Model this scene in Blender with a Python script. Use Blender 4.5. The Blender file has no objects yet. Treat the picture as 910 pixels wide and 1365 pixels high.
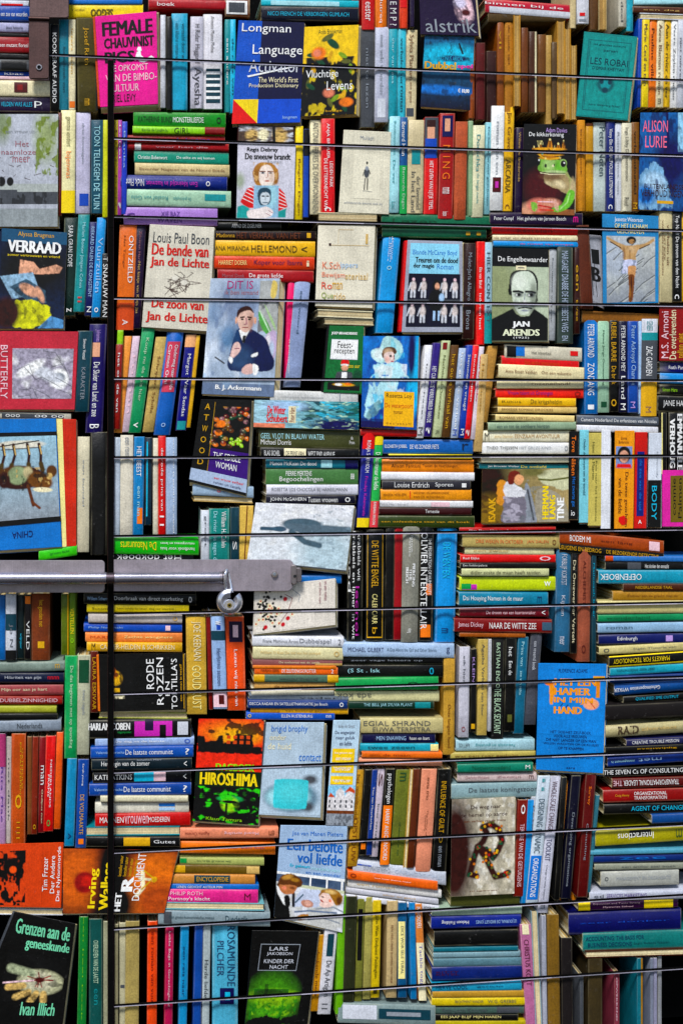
import bpy, math, random
import numpy as np

# ------------------------------------------------------------------ camera, sky, sun, exposure
scene = bpy.context.scene
COL = scene.collection
F_PX, CX, HY, TAN_YAW, DIST, CAM_Z = 1800.0, 455.0, 553.0, 0.152, 2.70, 1.42
YAW = math.atan(TAN_YAW)
FW = (math.sin(YAW), math.cos(YAW))          # the way the camera looks (level)
CAM = (-DIST * FW[0], -DIST * FW[1], CAM_Z)
cam_data = bpy.data.cameras.new('camera')
cam = bpy.data.objects.new('camera', cam_data)
COL.objects.link(cam)
cam.location = CAM
cam.rotation_euler = (math.pi / 2, 0, -YAW)
cam_data.sensor_fit = 'VERTICAL'
cam_data.sensor_height = 36
cam_data.lens = 36 * F_PX / 1365
cam_data.shift_y = -(682.5 - HY) / 1365
cam_data.clip_end = 200
cam_data.clip_start = 0.05
scene.camera = cam

SUN_ELEV, SUN_AZ = math.radians(52), math.radians(200)   # azimuth clockwise from +Y: in front of the wall, a little left
world = bpy.data.worlds.new('World')
scene.world = world
world.use_nodes = True
wn = world.node_tree.nodes
sky = wn.new('ShaderNodeTexSky')
sky.sky_type = 'NISHITA'
sky.sun_disc = False
sky.sun_elevation = SUN_ELEV
sky.sun_rotation = SUN_AZ
world.node_tree.links.new(sky.outputs[0], wn['Background'].inputs[0])
wn['Background'].inputs[1].default_value = 0.075
sun_data = bpy.data.lights.new('sun', 'SUN')
sun_data.energy = 2.3
sun_data.angle = math.radians(12)
sun_data.color = (1.0, 0.985, 0.965)
sun = bpy.data.objects.new('sun', sun_data)
COL.objects.link(sun)
sun.rotation_euler = (math.pi / 2 - SUN_ELEV, 0, math.pi - SUN_AZ)
sun.location = (0, -3, 5)
scene.view_settings.view_transform = 'Standard'
scene.view_settings.look = 'None'
scene.view_settings.gamma = 1
scene.view_settings.exposure = 0.86

# ------------------------------------------------------------------ helpers
rnd = random.Random(7)


def at(px, py, d=0.0):
    """the point of the wall (d metres behind its front) that a photo position falls on"""
    xr, yr = (px - CX) / F_PX, -(py - HY) / F_PX
    dx, dy = FW[0] + xr * FW[1], FW[1] - xr * FW[0]
    t = (d - CAM[1]) / dy
    return (CAM[0] + dx * t, d, CAM[2] + yr * t)


HEX = {
    'white': 'f2f0ee', 'cream': 'e9dfb9', 'pale-yellow': 'efe39a', 'grey': '8e949c', 'pale-grey': 'c9ccd4', 'dark-grey': '4a4d52',
    'black': '131216', 'red': 'd61f2b', 'dark-red': '7d1822', 'maroon': '4d101b', 'salmon': 'e08468', 'orange': 'f07c18', 'burnt-orange': 'c9501a',
    'pink': 'ec2f93', 'pale-pink': 'e9c4cc', 'mauve': '9c6a72', 'yellow': 'f6d21c', 'gold': 'd3a335', 'tan': 'c9a86a', 'ochre': 'a97a30',
    'brown': '6d3c20', 'dark-brown': '38231a', 'olive': '5d5f34', 'lime': '9ad21e', 'green': '1d9a50', 'dark-green': '124a35',
    'pale-green': 'bcd8b8', 'teal': '168a8e', 'dark-teal': '123f4a', 'cyan': '2bb3d3', 'pale-cyan': 'a9dbe2', 'pale-blue': 'a5c4e4',
    'blue': '1c6fc0', 'royal-blue': '1a49a8', 'navy': '17204f', 'lavender': 'b596d2', 'lilac': 'd3cbe2', 'purple': '4f2c80', 'dark-purple': '2a1538',
    'steel': '8b8790', 'silver': 'aebbcf', 'slate': '3d5566', 'magenta': 'c23aa8', 'skin': 'd9a184', 'tick': '8a8378',
}


def lin(c):
    if isinstance(c, tuple):
        return c
    h = HEX.get(c.split('#')[0], None) if '#' not in c else c.split('#')[1]
    v = [int(h[i:i + 2], 16) / 255 for i in (0, 2, 4)]
    v = [(x / 12.92 if x <= .04045 else ((x + .055) / 1.055) ** 2.4) for x in v]
    y = .2126 * v[0] + .7152 * v[1] + .0722 * v[2]
    return tuple(min(.86, max(.003, (y + (x - y) * 1.1) * 1.0 - .012)) for x in v)


def mixc(a, b, t):
    return tuple(x * (1 - t) + y * t for x, y in zip(a, b))


def paper_material(name, rough, grain, dirt, scuff, bump=.25, metallic=0.0, coat=0.0, streak=.12):
    """printed paper, cloth or metal: the printed colour from the attribute, worn by noise"""
    m = bpy.data.materials.new(name)
    m.use_nodes = True
    nt = m.node_tree
    n, l = nt.nodes, nt.links
    b = n['Principled BSDF']
    a = n.new('ShaderNodeAttribute'); a.attribute_name = 'Col'
    g = n.new('ShaderNodeNewGeometry')
    n1 = n.new('ShaderNodeTexNoise'); n1.inputs['Scale'].default_value = 16; n1.inputs['Detail'].default_value = 7; n1.inputs['Roughness'].default_value = .68
    n2 = n.new('ShaderNodeTexNoise'); n2.inputs['Scale'].default_value = 330; n2.inputs['Detail'].default_value = 3
    n3 = n.new('ShaderNodeTexNoise'); n3.inputs['Scale'].default_value = 95; n3.inputs['Detail'].default_value = 6; n3.inputs['Roughness'].default_value = .75
    for t in (n1, n2, n3):
        l.new(g.outputs['Position'], t.inputs['Vector'])
    r1 = n.new('ShaderNodeMapRange'); r1.inputs[1].default_value = .3; r1.inputs[2].default_value = .7; r1.inputs[3].default_value = 1 - dirt; r1.inputs[4].default_value = 1.06
    l.new(n1.outputs[0], r1.inputs[0])
    r2 = n.new('ShaderNodeMapRange'); r2.inputs[1].default_value = .3; r2.inputs[2].default_value = .7; r2.inputs[3].default_value = 1 - grain; r2.inputs[4].default_value = 1 + grain
    l.new(n2.outputs[0], r2.inputs[0])
    mu = n.new('ShaderNodeMath'); mu.operation = 'MULTIPLY'
    l.new(r1.outputs[0], mu.inputs[0]); l.new(r2.outputs[0], mu.inputs[1])
    mx = n.new('ShaderNodeVectorMath'); mx.operation = 'SCALE'
    mp = n.new('ShaderNodeMapping'); mp.inputs['Scale'].default_value = (420, 420, 14)
    l.new(g.outputs['Position'], mp.inputs['Vector'])
    n4 = n.new('ShaderNodeTexNoise'); n4.inputs['Scale'].default_value = 1; n4.inputs['Detail'].default_value = 4; n4.inputs['Roughness'].default_value = .7
    l.new(mp.outputs[0], n4.inputs['Vector'])
    r5 = n.new('ShaderNodeMapRange'); r5.inputs[1].default_value = .3; r5.inputs[2].default_value = .7; r5.inputs[3].default_value = 1 - streak; r5.inputs[4].default_value = 1 + streak * .6
    l.new(n4.outputs[0], r5.inputs[0])
    mv = n.new('ShaderNodeMath'); mv.operation = 'MULTIPLY'
    l.new(mu.outputs[0], mv.inputs[0]); l.new(r5.outputs[0], mv.inputs[1])
    l.new(a.outputs['Color'], mx.inputs[0]); l.new(mv.outputs[0], mx.inputs['Scale'])
    r3 = n.new('ShaderNodeMapRange'); r3.inputs[1].default_value = .62; r3.inputs[2].default_value = .74; r3.inputs[3].default_value = 0; r3.inputs[4].default_value = scuff
    l.new(n3.outputs[0], r3.inputs[0])
    mm = n.new('ShaderNodeMix'); mm.data_type = 'RGBA'
    l.new(r3.outputs[0], mm.inputs['Factor']); l.new(mx.outputs[0], mm.inputs['A'])
    mm.inputs['B'].default_value = (.3, .29, .28, 1)
    l.new(mm.outputs['Result'], b.inputs['Base Color'])
    r4 = n.new('ShaderNodeMapRange'); r4.inputs[3].default_value = rough - .1; r4.inputs[4].default_value = rough + .14
    l.new(n1.outputs[0], r4.inputs[0]); l.new(r4.outputs[0], b.inputs['Roughness'])
    bp = n.new('ShaderNodeBump'); bp.inputs['Strength'].default_value = bump; bp.inputs['Distance'].default_value = .002
    l.new(n3.outputs[0], bp.inputs['Height']); l.new(bp.outputs[0], b.inputs['Normal'])
    b.inputs['Metallic'].default_value = metallic
    b.inputs['Specular IOR Level'].default_value = .22
    b.inputs['Coat Weight'].default_value = coat
    return m


MAT = {
    'gloss': paper_material('glossy_printed_cover', .36, .16, .3, .3, .45),
    'cloth': paper_material('worn_cloth_binding', .7, .2, .4, .35, .5),
    'page': paper_material('page_edge_paper', .8, .1, .3, .1, .3),
    'ink': paper_material('printed_ink', .42, .15, .16, .2, .2),
    'board': paper_material('dark_painted_board', .8, .2, .3, .1),
    'steel': paper_material('brushed_steel', .42, .05, .3, .25, .2, .85),
    'chrome': paper_material('polished_steel', .24, .05, .3, .25, .12, .8),
    'plate': paper_material('weathered_steel_plate', .5, .08, .35, .35, .25, .55),
    'rust': paper_material('rusty_brown_strap', .6, .15, .4, .3, .4, .2),
}

MAT['board'].node_tree.nodes['Principled BSDF'].inputs['Specular IOR Level'].default_value = .03


def mesh_obj(name, V, Fs, C, mat, parent, origin=(0, 0, 0), smooth=False):
    """one mesh object from world-space vertices, faces and a colour per vertex"""
    V = np.asarray(V, dtype=np.float64) - np.asarray(origin)
    me = bpy.data.meshes.new(name)
    me.from_pydata(V.tolist(), [], Fs)
    at_ = me.color_attributes.new('Col', 'FLOAT_COLOR', 'POINT')
    C = np.asarray(C, dtype=np.float32)
    if C.ndim == 1:
        C = np.tile(C, (len(V), 1))
    C4 = np.ones((len(V), 4), dtype=np.float32)
    C4[:, :3] = C
    at_.data.foreach_set('color', C4.ravel())
    me.materials.append(MAT[mat])
    if smooth:
        me.shade_smooth()
        if smooth != 'full':
            me.set_sharp_from_angle(angle=math.radians(38))
    o = bpy.data.objects.new(name, me)
    COL.objects.link(o)
    if parent is not None:
        o.parent = parent
    else:
        o.location = origin
    return o


def thing(name, label, cat, loc, group=None):
    o = bpy.data.objects.new(name, None)
    o.empty_display_size = .02
    COL.objects.link(o)
    o.location = loc
    o['label'] = label
    o['category'] = cat
    if group:
        o['group'] = group
    return o


class Buf:
    """verts, faces, colours collected into one mesh"""
    def __init__(s):
        s.v, s.f, s.c = [], [], []

    def add(s, vs, fs, col):
        k = len(s.v)
        s.v += vs
        s.f += [tuple(i + k for i in f) for f in fs]
        s.c += (col if isinstance(col, list) else [col] * len(vs))

    def prism(s, px, d0, d1, col, bevel=0.0):
        """a quad of photo positions (on the front plane d0) run back to d1, front edge chamfered"""
        q = [at(x, y, d0 + bevel) for x, y in px]
        n = len(q)
        cx = sum(p[0] for p in q) / n; cz = sum(p[2] for p in q) / n
        fr = []
        for p in q:
            L = math.hypot(p[0] - cx, p[2] - cz) or 1
            k = 1 - bevel * 1.1 / L
            fr.append((cx + (p[0] - cx) * k, d0, cz + (p[2] - cz) * k))
        bk = [(p[0], d1, p[2]) for p in q]
        fs = [tuple(range(n))[::-1]]
        for i in range(n):
            j = (i + 1) % n
            fs += [(i, j, n + j, n + i), (n + i, n + j, 2 * n + j, 2 * n + i)]
        fs.append(tuple(range(2 * n, 3 * n)))
        s.add(fr + q + bk, fs, col)

    def build(s, name, mat, parent, origin=(0, 0, 0), smooth=False):
        return mesh_obj(name, s.v, s.f, s.c, mat, parent, origin, smooth)


# text: every string becomes a flat outline once, all of them evaluated together
TXT = {}


def want(t):
    if t:
        TXT[t] = None


def evaluate_texts():
    obs = []
    for t in TXT:
        cu = bpy.data.curves.new('lettering', 'FONT')
        cu.body = t.replace('/', '\n').lstrip('!^~')
        cu.resolution_u = 2
        cu.offset = 0
        cu.space_line = .86
        cu.align_x = 'CENTER'
        o = bpy.data.objects.new('lettering', cu)
        COL.objects.link(o)
        obs.append((t, o, cu))
    bpy.context.view_layer.update()
    dg = bpy.context.evaluated_depsgraph_get()
    for t, o, cu in obs:
        ev = o.evaluated_get(dg)
        me = ev.to_mesh()
        V = np.array([v.co[:2] for v in me.vertices]) if len(me.vertices) else np.zeros((0, 2))
        Fs = [tuple(p.vertices) for p in me.polygons]
        ev.to_mesh_clear()
        if len(V):
            V = (V - V.min(0)) / np.maximum(V.max(0) - V.min(0), 1e-6)
        TXT[t] = (V, Fs)
    for t, o, cu in obs:
        bpy.data.objects.remove(o)
        bpy.data.curves.remove(cu)


def outline(t):
    """points (0..1 both ways, and a layer number) and faces of a string; heavy type is laid three times"""
    V, Fs = TXT[t]
    if len(V) == 0:
        return V, Fs
    W = np.c_[V, np.zeros(len(V))]
    if not t.startswith('!'):
        return W, Fs
    n = max(len(x) for x in t.lstrip('!').split('/'))
    dx = .052 / (.62 * n)
    out, fs = [], []
    for k, sh in enumerate((-dx, 0, dx)):
        X = W.copy()
        X[:, 0] = dx + X[:, 0] * (1 - 2 * dx) + sh
        X[:, 2] = k
        fs += [tuple(i + k * len(W) for i in f) for f in Fs]
        out.append(X)
    return np.concatenate(out), fs


# ------------------------------------------------------------------ a book showing its spine (or its page edges)
DEPTH = .125
NU = 9


class Spine:
    def __init__(s, kind, x0, x1, y0, y1, skew, color, flags):
        s.kind, s.flags = kind, flags
        s.color = color
        s.box = (x0, x1, y0, y1)
        vis = lambda a, lo, hi: max(lo, min(hi, a))
        s.area = (vis(x1, 0, 910) - vis(x0, 0, 910)) * (vis(y1, 0, 1365) - vis(y0, 0, 1365))
        if kind == 'V':
            q = [(x1, y0), (x1 + skew, y1), (x0 + skew, y1), (x0, y0)]
            s.ua = -60 / (y1 - y0) if y0 <= 0 else 0
            s.ub = 1 + 60 / (y1 - y0) if y1 >= 1365 else 1
            s.thick, s.length = abs(x1 - x0) * .0015, abs(y1 - y0) * .0015
        else:
            q = [(x0, y0), (x1, y0 + skew), (x1, y1 + skew), (x0, y1)]
            s.ua = -70 / (x1 - x0) if x0 <= 0 else 0
            s.ub = 1 + 80 / (x1 - x0) if x1 >= 910 else 1
            s.thick, s.length = abs(y1 - y0) * .0015, abs(x1 - x0) * .0015
        s.q = q
        s.texts, s.bands = [], []
        s.d0 = rnd.uniform(.001, .011) + (.022 if 'b' in flags else 0)
        s.bulge = min(s.thick * .24, .006) if 'h' in flags else min(s.thick * .16, .0026)
        s.pw = 2.2 if 'h' in flags else 4.5
        if 'p' in flags:
            s.bulge = .0004

    def px(s, u, v):
        (ax, ay), (bx, by), (cx, cy), (dx, dy) = s.q
        return ((ax * (1 - u) + bx * u) * (1 - v) + (dx * (1 - u) + cx * u) * v,
                (ay * (1 - u) + by * u) * (1 - v) + (dy * (1 - u) + cy * u) * v)

    def dep(s, v):
        return s.d0 + s.bulge * abs(2 * v - 1) ** s.pw

    def pt(s, u, v, lift=0.0):
        x, y = s.px(u, v)
        return at(x, y, s.dep(v) - lift)

    def make_cover(s, B):
        col = lin(s.color)
        r = random.Random(hash(tuple(s.box)) & 0xffff)
        vs = [0, .04, .12, .3, .5, .7, .88, .96, 1]
        us = [s.ua + (s.ub - s.ua) * i / (NU - 1) for i in range(NU)]
        if s.length > .05:
            us[1] = s.ua + .0015 / s.length; us[-2] = s.ub - .0015 / s.length
        t = min(.0016, s.thick * .18)
        tv = t / s.thick
        D = s.d0 + DEPTH * r.uniform(.85, 1.05)
        worn = mixc(col, lin('cream'), .30 if 'o' not in s.flags else .15)
        V, C, Fs = [], [], []
        n_prof = len(vs) + 2
        jit = [r.uniform(-.0006, .0006) for _ in us]
        for ui, u in enumerate(us):
            e = .0011 if ui in (0, len(us) - 1) else 0.0
            outer, inner = [], []
            x, y = s.px(u, 0); p = at(x, y, s.dep(0)); outer.append((p[0], D, p[2]))
            for v in vs:
                w = v + (jit[ui] / s.thick * .25)
                x, y = s.px(u, w)
                outer.append(at(x, y, s.dep(v) + e + abs(jit[ui]) * .4))
            x, y = s.px(u, 1); p = at(x, y, s.dep(1)); outer.append((p[0], D, p[2]))
            for v in [0] + vs + [1]:
                w = min(max(v, tv), 1 - tv)
                x, y = s.px(u, w)
                p = at(x, y, s.dep(w))
                inner.append((p[0], p[1] + .0016, p[2]))
            inner[0] = (inner[0][0], D, inner[0][2]); inner[-1] = (inner[-1][0], D, inner[-1][2])
            V += outer + inner
            edge_u = ui in (0, len(us) - 1)
            for k in range(n_prof):
                k2 = 1 if k in (2, n_prof - 3) else 0
                w = .85 * r.random() if edge_u else (.45 * r.random() if k2 else 0)
                C.append(mixc(col, worn, min(1, w * 1.25)))
            C += [mixc(col, lin('cream'), .55)] * n_prof
        st = 2 * n_prof
        for ui in range(len(us) - 1):
            a, b = ui * st, (ui + 1) * st
            for k in range(n_prof - 1):
                Fs.append((a + k, a + k + 1, b + k + 1, b + k))
                Fs.append((a + n_prof + k, b + n_prof + k, b + n_prof + k + 1, a + n_prof + k + 1))
            Fs.append((a, b, b + n_prof, a + n_prof))
            k = n_prof - 1
            Fs.append((a + k, a + n_prof + k, b + n_prof + k, b + k))
        for ui in (0, len(us) - 1):
            a = ui * st
            for k in range(n_prof - 1):
                f = (a + k, a + n_prof + k, a + n_prof + k + 1, a + k + 1)
                Fs.append(f if ui == 0 else f[::-1])
        B.add(V, Fs, C)
        # page block between the boards
        P = Buf()
        ins = min(.0028, s.length * .03) / s.length
        u0, u1 = s.ua + ins, s.ub - ins
        cols = [lin('cream'), lin('tan'), lin('cream'), mixc(lin('cream'), lin('tan'), .6), lin('cream')]
        n = 5
        for i in range(n):
            va, vb = tv * 1.3 + (1 - 2.6 * tv) * i / n, tv * 1.3 + (1 - 2.6 * tv) * (i + .93) / n
            q = [s.px(u0, va), s.px(u1, va), s.px(u1, vb), s.px(u0, vb)]
            P.prism(q, s.d0 + s.bulge + .004, D - .004, mixc(cols[i], lin('tan'), r.random() * .4))
        return P

    def make_pages(s, B):
        """page edges to the front: thin boards above and below a striped block"""
        col = lin(s.color)
        r = random.Random(hash(tuple(s.box)) & 0xffff)
        tv = min(.0018, s.thick * .16) / s.thick
        D = s.d0 + DEPTH
        for va, vb in ((0, tv), (1 - tv, 1)):
            B.prism([s.px(s.ua, va), s.px(s.ub, va), s.px(s.ub, vb), s.px(s.ua, vb)], s.d0, D, col, .0003)
        P = Buf()
        n = max(5, int(s.thick / .0012))
        ins = .0015 / s.length
        for i in range(n):
            va, vb = tv + (1 - 2 * tv) * i / n, tv + (1 - 2 * tv) * (i + .9) / n
            c = mixc(lin('tan' if 'o' in s.flags else 'cream'), lin('brown' if 'o' in s.flags else 'ochre'), r.random() * .55)
            P.prism([s.px(s.ua + ins, va), s.px(s.ub - ins, va), s.px(s.ub - ins, vb), s.px(s.ua + ins, vb)], s.d0 + .0012 + r.random() * .0009, D - .004, c)
        return P

    def lettering(s, k, B):
        col, u0, u1, vh, vc, t = s.texts[k]
        V, Fs = outline(t)
        fl = 'f' in s.flags
        vh *= .78 if t[0] == '~' and len(t) > 4 else .9
        r = []
        for x, y, z in V:
            u = u0 + (u1 - u0) * x
            v = vc + vh * (.5 - y)
            if fl:
                u, v = u0 + u1 - u, 1 - v
            r.append(s.pt(u, v, .0011 + z * .00005))
        B.add(r, Fs, mixc(lin(col), lin(s.color), .12))

    def banding(s, B, only=None):
        for k, (col, u0, u1, v0, v1) in enumerate(s.bands):
            if only not in (None, k): continue
            if u0 <= 0: u0 = s.ua + .002
            if u1 >= 1: u1 = s.ub - .002
            nv = 7
            V = []
            for i in range(nv):
                v = v0 + (v1 - v0) * i / (nv - 1)
                V += [s.pt(u0, v, .0006 + .00012 * k), s.pt(u1, v, .0006 + .00012 * k)]
            B.add(V, [(2 * i, 2 * i + 1, 2 * i + 3, 2 * i + 2) for i in range(nv - 1)], lin(col))

    def build(s, label, group):
        c = [s.px((s.ua + s.ub) / 2, v) for v in (0, 1)]
        b = s.px(s.ub if s.kind == 'V' else .5, .5 if s.kind == 'V' else 1)
        loc = at(b[0], b[1], s.d0 + .06)
        t = thing('book', label, 'book', loc, group)
        B = Buf()
        P = s.make_pages(B) if 'p' in s.flags else s.make_cover(B)
        cov = B.build('cover', 'cloth' if 'o' in s.flags else 'gloss', t, loc, True)
        P.build('page_block', 'page', t, loc)
        for k in range(len(s.bands)):
            B = Buf(); s.banding(B, k); B.build('spine_band', 'ink', cov, loc, 'full')
        for k, tx in enumerate(s.texts):
            B = Buf(); s.lettering(k, B)
            if B.v: B.build('title_lettering' if len(tx[5].strip('~^!')) > 2 else 'publisher_mark', 'ink', cov, loc)
        return t

    def into(s, B):
        """the same shapes into a shared mesh (the smallest books in view)"""
        P = s.make_pages(B) if 'p' in s.flags else s.make_cover(B)
        for X in (P,):
            B.add(X.v, X.f, X.c)
        s.banding(B)
        for k in range(len(s.texts)):
            s.lettering(k, B)


# ------------------------------------------------------------------ a printed picture: soft shapes on a grid, one colour per grid point
class Canvas:
    def __init__(s, w, h, bg, bg2=None, horiz=False):
        s.w, s.h = w, h
        y, x = np.mgrid[0:h, 0:w]
        s.x, s.y = x / (w - 1.0), y / (h - 1.0)
        s.asp = h / w
        t = (s.x if horiz else s.y)[..., None]
        a = np.array(lin(bg)); b = np.array(lin(bg2 or bg))
        s.a = a * (1 - t) + b * t
        s.r = np.random.RandomState(int(w * 131 + h * 7))

    def put(s, m, col, a=1.0):
        m = np.clip(m, 0, 1)[..., None] * a
        s.a = s.a * (1 - m) + np.array(lin(col)) * m
        return s

    def ell(s, cx, cy, rx, ry, col, soft=.12, rot=0, a=1.0):
        dx, dy = s.x - cx, (s.y - cy) * s.asp
        c, q = math.cos(math.radians(rot)), math.sin(math.radians(rot))
        X, Y = dx * c + dy * q, -dx * q + dy * c
        d = np.sqrt((X / rx) ** 2 + (Y / (ry * s.asp)) ** 2)
        return s.put((1 - d) / soft + .5, col, a)

    def rect(s, x0, y0, x1, y1, col, a=1.0):
        return s.put(((s.x >= x0) & (s.x <= x1) & (s.y >= y0) & (s.y <= y1)).astype(float), col, a)

    def poly(s, pts, col, a=1.0, jag=0.0):
        X, Y = s.x, s.y
        if jag:
            X = X + s.fbm(14) * jag; Y = Y + s.fbm(14) * jag
        ins = np.zeros(X.shape, bool)
        n = len(pts)
        for i in range(n):
            (x1, y1), (x2, y2) = pts[i], pts[(i + 1) % n]
            if y1 == y2: continue
            ins ^= ((y1 > Y) != (y2 > Y)) & (X < (x2 - x1) * (Y - y1) / (y2 - y1) + x1)
        m = ins.astype(float)
        k = m.copy()
        k[1:-1, 1:-1] = (m[1:-1, 1:-1] * 4 + m[:-2, 1:-1] + m[2:, 1:-1] + m[1:-1, :-2] + m[1:-1, 2:]) / 8
        return s.put(k, col, a)

    def blob(s, pts, col, a=1.0, jag=0.0):
        """closed smooth outline through the points"""
        n, out = len(pts), []
        for i in range(n):
            p0, p1, p2, p3 = (pts[(i + k - 1) % n] for k in range(4))
            for q in range(5):
                t = q / 5
                out.append(tuple(.5 * (2 * p1[j] + (p2[j] - p0[j]) * t + (2 * p0[j] - 5 * p1[j] + 4 * p2[j] - p3[j]) * t * t + (3 * p1[j] - p0[j] - 3 * p2[j] + p3[j]) * t ** 3) for j in (0, 1)))
        return s.poly(out, col, a, jag)

    def line(s, pts, wd, col, a=1.0):
        m = np.zeros(s.x.shape)
        for (x1, y1), (x2, y2) in zip(pts, pts[1:]):
            ex, ey = x2 - x1, (y2 - y1) * s.asp
            L = ex * ex + ey * ey + 1e-9
            t = np.clip(((s.x - x1) * ex + (s.y - y1) * s.asp * ey) / L, 0, 1)
            d = np.hypot(s.x - x1 - t * ex, (s.y - y1) * s.asp - t * ey)
            m = np.maximum(m, np.clip((wd - d) / (wd * .5) + .3, 0, 1))
        return s.put(m, col, a)

    def fbm(s, cells):
        out = np.zeros(s.x.shape); amp = 1.0; tot = 0
        for k in range(3):
            n = int(cells * 2 ** k) + 2
            g = s.r.rand(n, n) - .5
            fx, fy = s.x * (n - 1.001), s.y * (n - 1.001)
            i, j = fx.astype(int), fy.astype(int)
            u, v = fx - i, fy - j
            u, v = u * u * (3 - 2 * u), v * v * (3 - 2 * v)
            out += amp * ((g[j, i] * (1 - u) + g[j, i + 1] * u) * (1 - v) + (g[j + 1, i] * (1 - u) + g[j + 1, i + 1] * u) * v)
            tot += amp; amp *= .55
        return out * 2 / tot

    def blotch(s, cells, thr, col, a=1.0, box=None, soft=.15):
        m = (s.fbm(cells) - thr) / soft
        if box:
            x0, y0, x1, y1 = box
            m = np.where((s.x >= x0) & (s.x <= x1) & (s.y >= y0) & (s.y <= y1), m, 0)
        return s.put(m, col, a)

    def grain(s, k, cells=22):
        s.a = np.clip(s.a * (1 + k * s.fbm(cells)[..., None] * 2), 0, 1)
        return s


# ------------------------------------------------------------------ a book showing its front cover
class Cover:
    def __init__(s, quad, label, color, edge=(4, 5), depth=.018, d0=.0, spine=None, group='books showing their front covers', mat='gloss', left_edge=None):
        s.q, s.label, s.color, s.edge, s.depth, s.d0 = quad, label, color, edge, depth, d0 + rnd.uniform(-.0006, .0006)
        s.texts, s.pics, s.boxes = [], [], []
        s.spine, s.group, s.mat, s.left_edge = spine, group, mat, left_edge
        COVERS.append(s)

    def px(s, u, v):
        (ax, ay), (bx, by), (cx, cy), (dx, dy) = s.q
        return ((ax * (1 - u) + bx * u) * (1 - v) + (dx * (1 - u) + cx * u) * v,
                (ay * (1 - u) + by * u) * (1 - v) + (dy * (1 - u) + cy * u) * v)

    def text(s, box, t, col, rot=0):
        want(t); s.texts.append((box, t, col, rot)); return s

    def pic(s, box, fn, bg, bg2=None, horiz=False, res=1.4):
        x0, y0, x1, y1 = box
        (ax, ay), (bx, by), (cx, cy), (dx, dy) = s.q
        w = max(8, int(abs(bx - ax) * (x1 - x0) * res)); h = max(8, int(abs(dy - ay) * (y1 - y0) * res))
        c = Canvas(w, h, bg, bg2, horiz)
        fn(c)
        s.pics.append((box, c)); return s

    def box(s, b, col):
        s.boxes.append((b, col)); return s

    def build(s):
        q = list(s.q)
        for i, (x, y) in enumerate(q):
            q[i] = (x - 60 if x <= 0 else x + 60 if x >= 910 else x, y - 60 if y <= 0 else y + 60 if y >= 1365 else y)
        b = s.px(.5, 1)
        loc = at(b[0], b[1], s.d0)
        t = thing('book', s.label, 'book', loc, s.group)
        B = Buf()
        ex, ey = s.edge
        col = lin(s.color)
        B.prism(q, s.d0, s.d0 + .0022, col, .0008)
        qb = [(x + ex, y + ey) for x, y in q]
        B.prism(qb, s.d0 + s.depth, s.d0 + s.depth + .002, mixc(col, lin('grey'), .3), .0006)
        sq = [q[0], q[0], q[3], q[3]]
        if s.left_edge:
            wl, cl = s.left_edge
            B.prism([(q[0][0] - wl, q[0][1] + 1), (q[0][0] - .2, q[0][1] + .5), (q[3][0] - .2, q[3][1] - .5), (q[3][0] - wl, q[3][1] - 1)], s.d0 + .0012, s.d0 + s.depth, lin(cl), .0008)
        cov = B.build('cover', s.mat, t, loc)
        P = Buf()
        n = 6
        r = random.Random(q[0][0] * 3 + q[0][1])
        for i in range(n):
            f0, f1 = i / n, (i + .9) / n
            o = .12 + .86 * f1
            qq = [(q[0][0] + 1.2 + ex * o * .2, q[0][1] + 1.2), (q[1][0] - .8 + ex * o, q[1][1] + 1.5), (q[2][0] - .8 + ex * o, q[2][1] - .8 + ey * o), (q[3][0] + 1.2, q[3][1] - .8 + ey * o)]
            da = s.d0 + .0024 + (s.depth - .0026) * f0
            P.prism(qq, da, s.d0 + .0024 + (s.depth - .0026) * f1, mixc(lin('cream'), lin('ochre'), r.random() * .45))
        P.build('page_block', 'page', t, loc)
        lift = .0004
        if s.pics:
            B = Buf()
            for (x0, y0, x1, y1), c in s.pics:
                V, C, Fs = [], c.a.reshape(-1, 3).tolist(), []
                for j in range(c.h):
                    for i in range(c.w):
                        p = s.px(x0 + (x1 - x0) * i / (c.w - 1), y0 + (y1 - y0) * j / (c.h - 1))
                        V.append(at(p[0], p[1], s.d0 - lift))
                for j in range(c.h - 1):
                    k = j * c.w
                    Fs += [(k + i, k + c.w + i, k + c.w + i + 1, k + i + 1) for i in range(c.w - 1)]
                B.add(V, Fs, [tuple(z) for z in C])
                lift += .00015
            B.build('cover_picture', 'ink', cov, loc)
        for pts, col in s.boxes:
            B = Buf()
            lift += .00012
            if len(pts) == 4 and not isinstance(pts[0], tuple):
                x0, y0, x1, y1 = pts
                pts = [(x0, y0), (x1, y0), (x1, y1), (x0, y1)]
            V = [at(*s.px(u, v), s.d0 - lift) for u, v in pts]
            B.add(V, [tuple(range(len(V)))[::-1]], lin(col))
            B.build('cover_panel', 'ink', cov, loc)
        lift += .0003
        for (x0, y0, x1, y1), tx, col, rot in s.texts:
            B = Buf()
            V, Fs = outline(tx)
            R = []
            for a, b_, z in V:
                if rot == 0: u, v = a, 1 - b_
                elif rot == 180: u, v = 1 - a, b_
                elif rot == 90: u, v = 1 - b_, 1 - a       # reads upward
                else: u, v = b_, a                         # reads downward
                R.append(at(*s.px(x0 + (x1 - x0) * u, y0 + (y1 - y0) * v), s.d0 - lift - z * .00005))
            B.add(R, Fs, lin(col))
            B.build('title_lettering', 'ink', cov, loc)
        return t


COVERS = []
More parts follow.
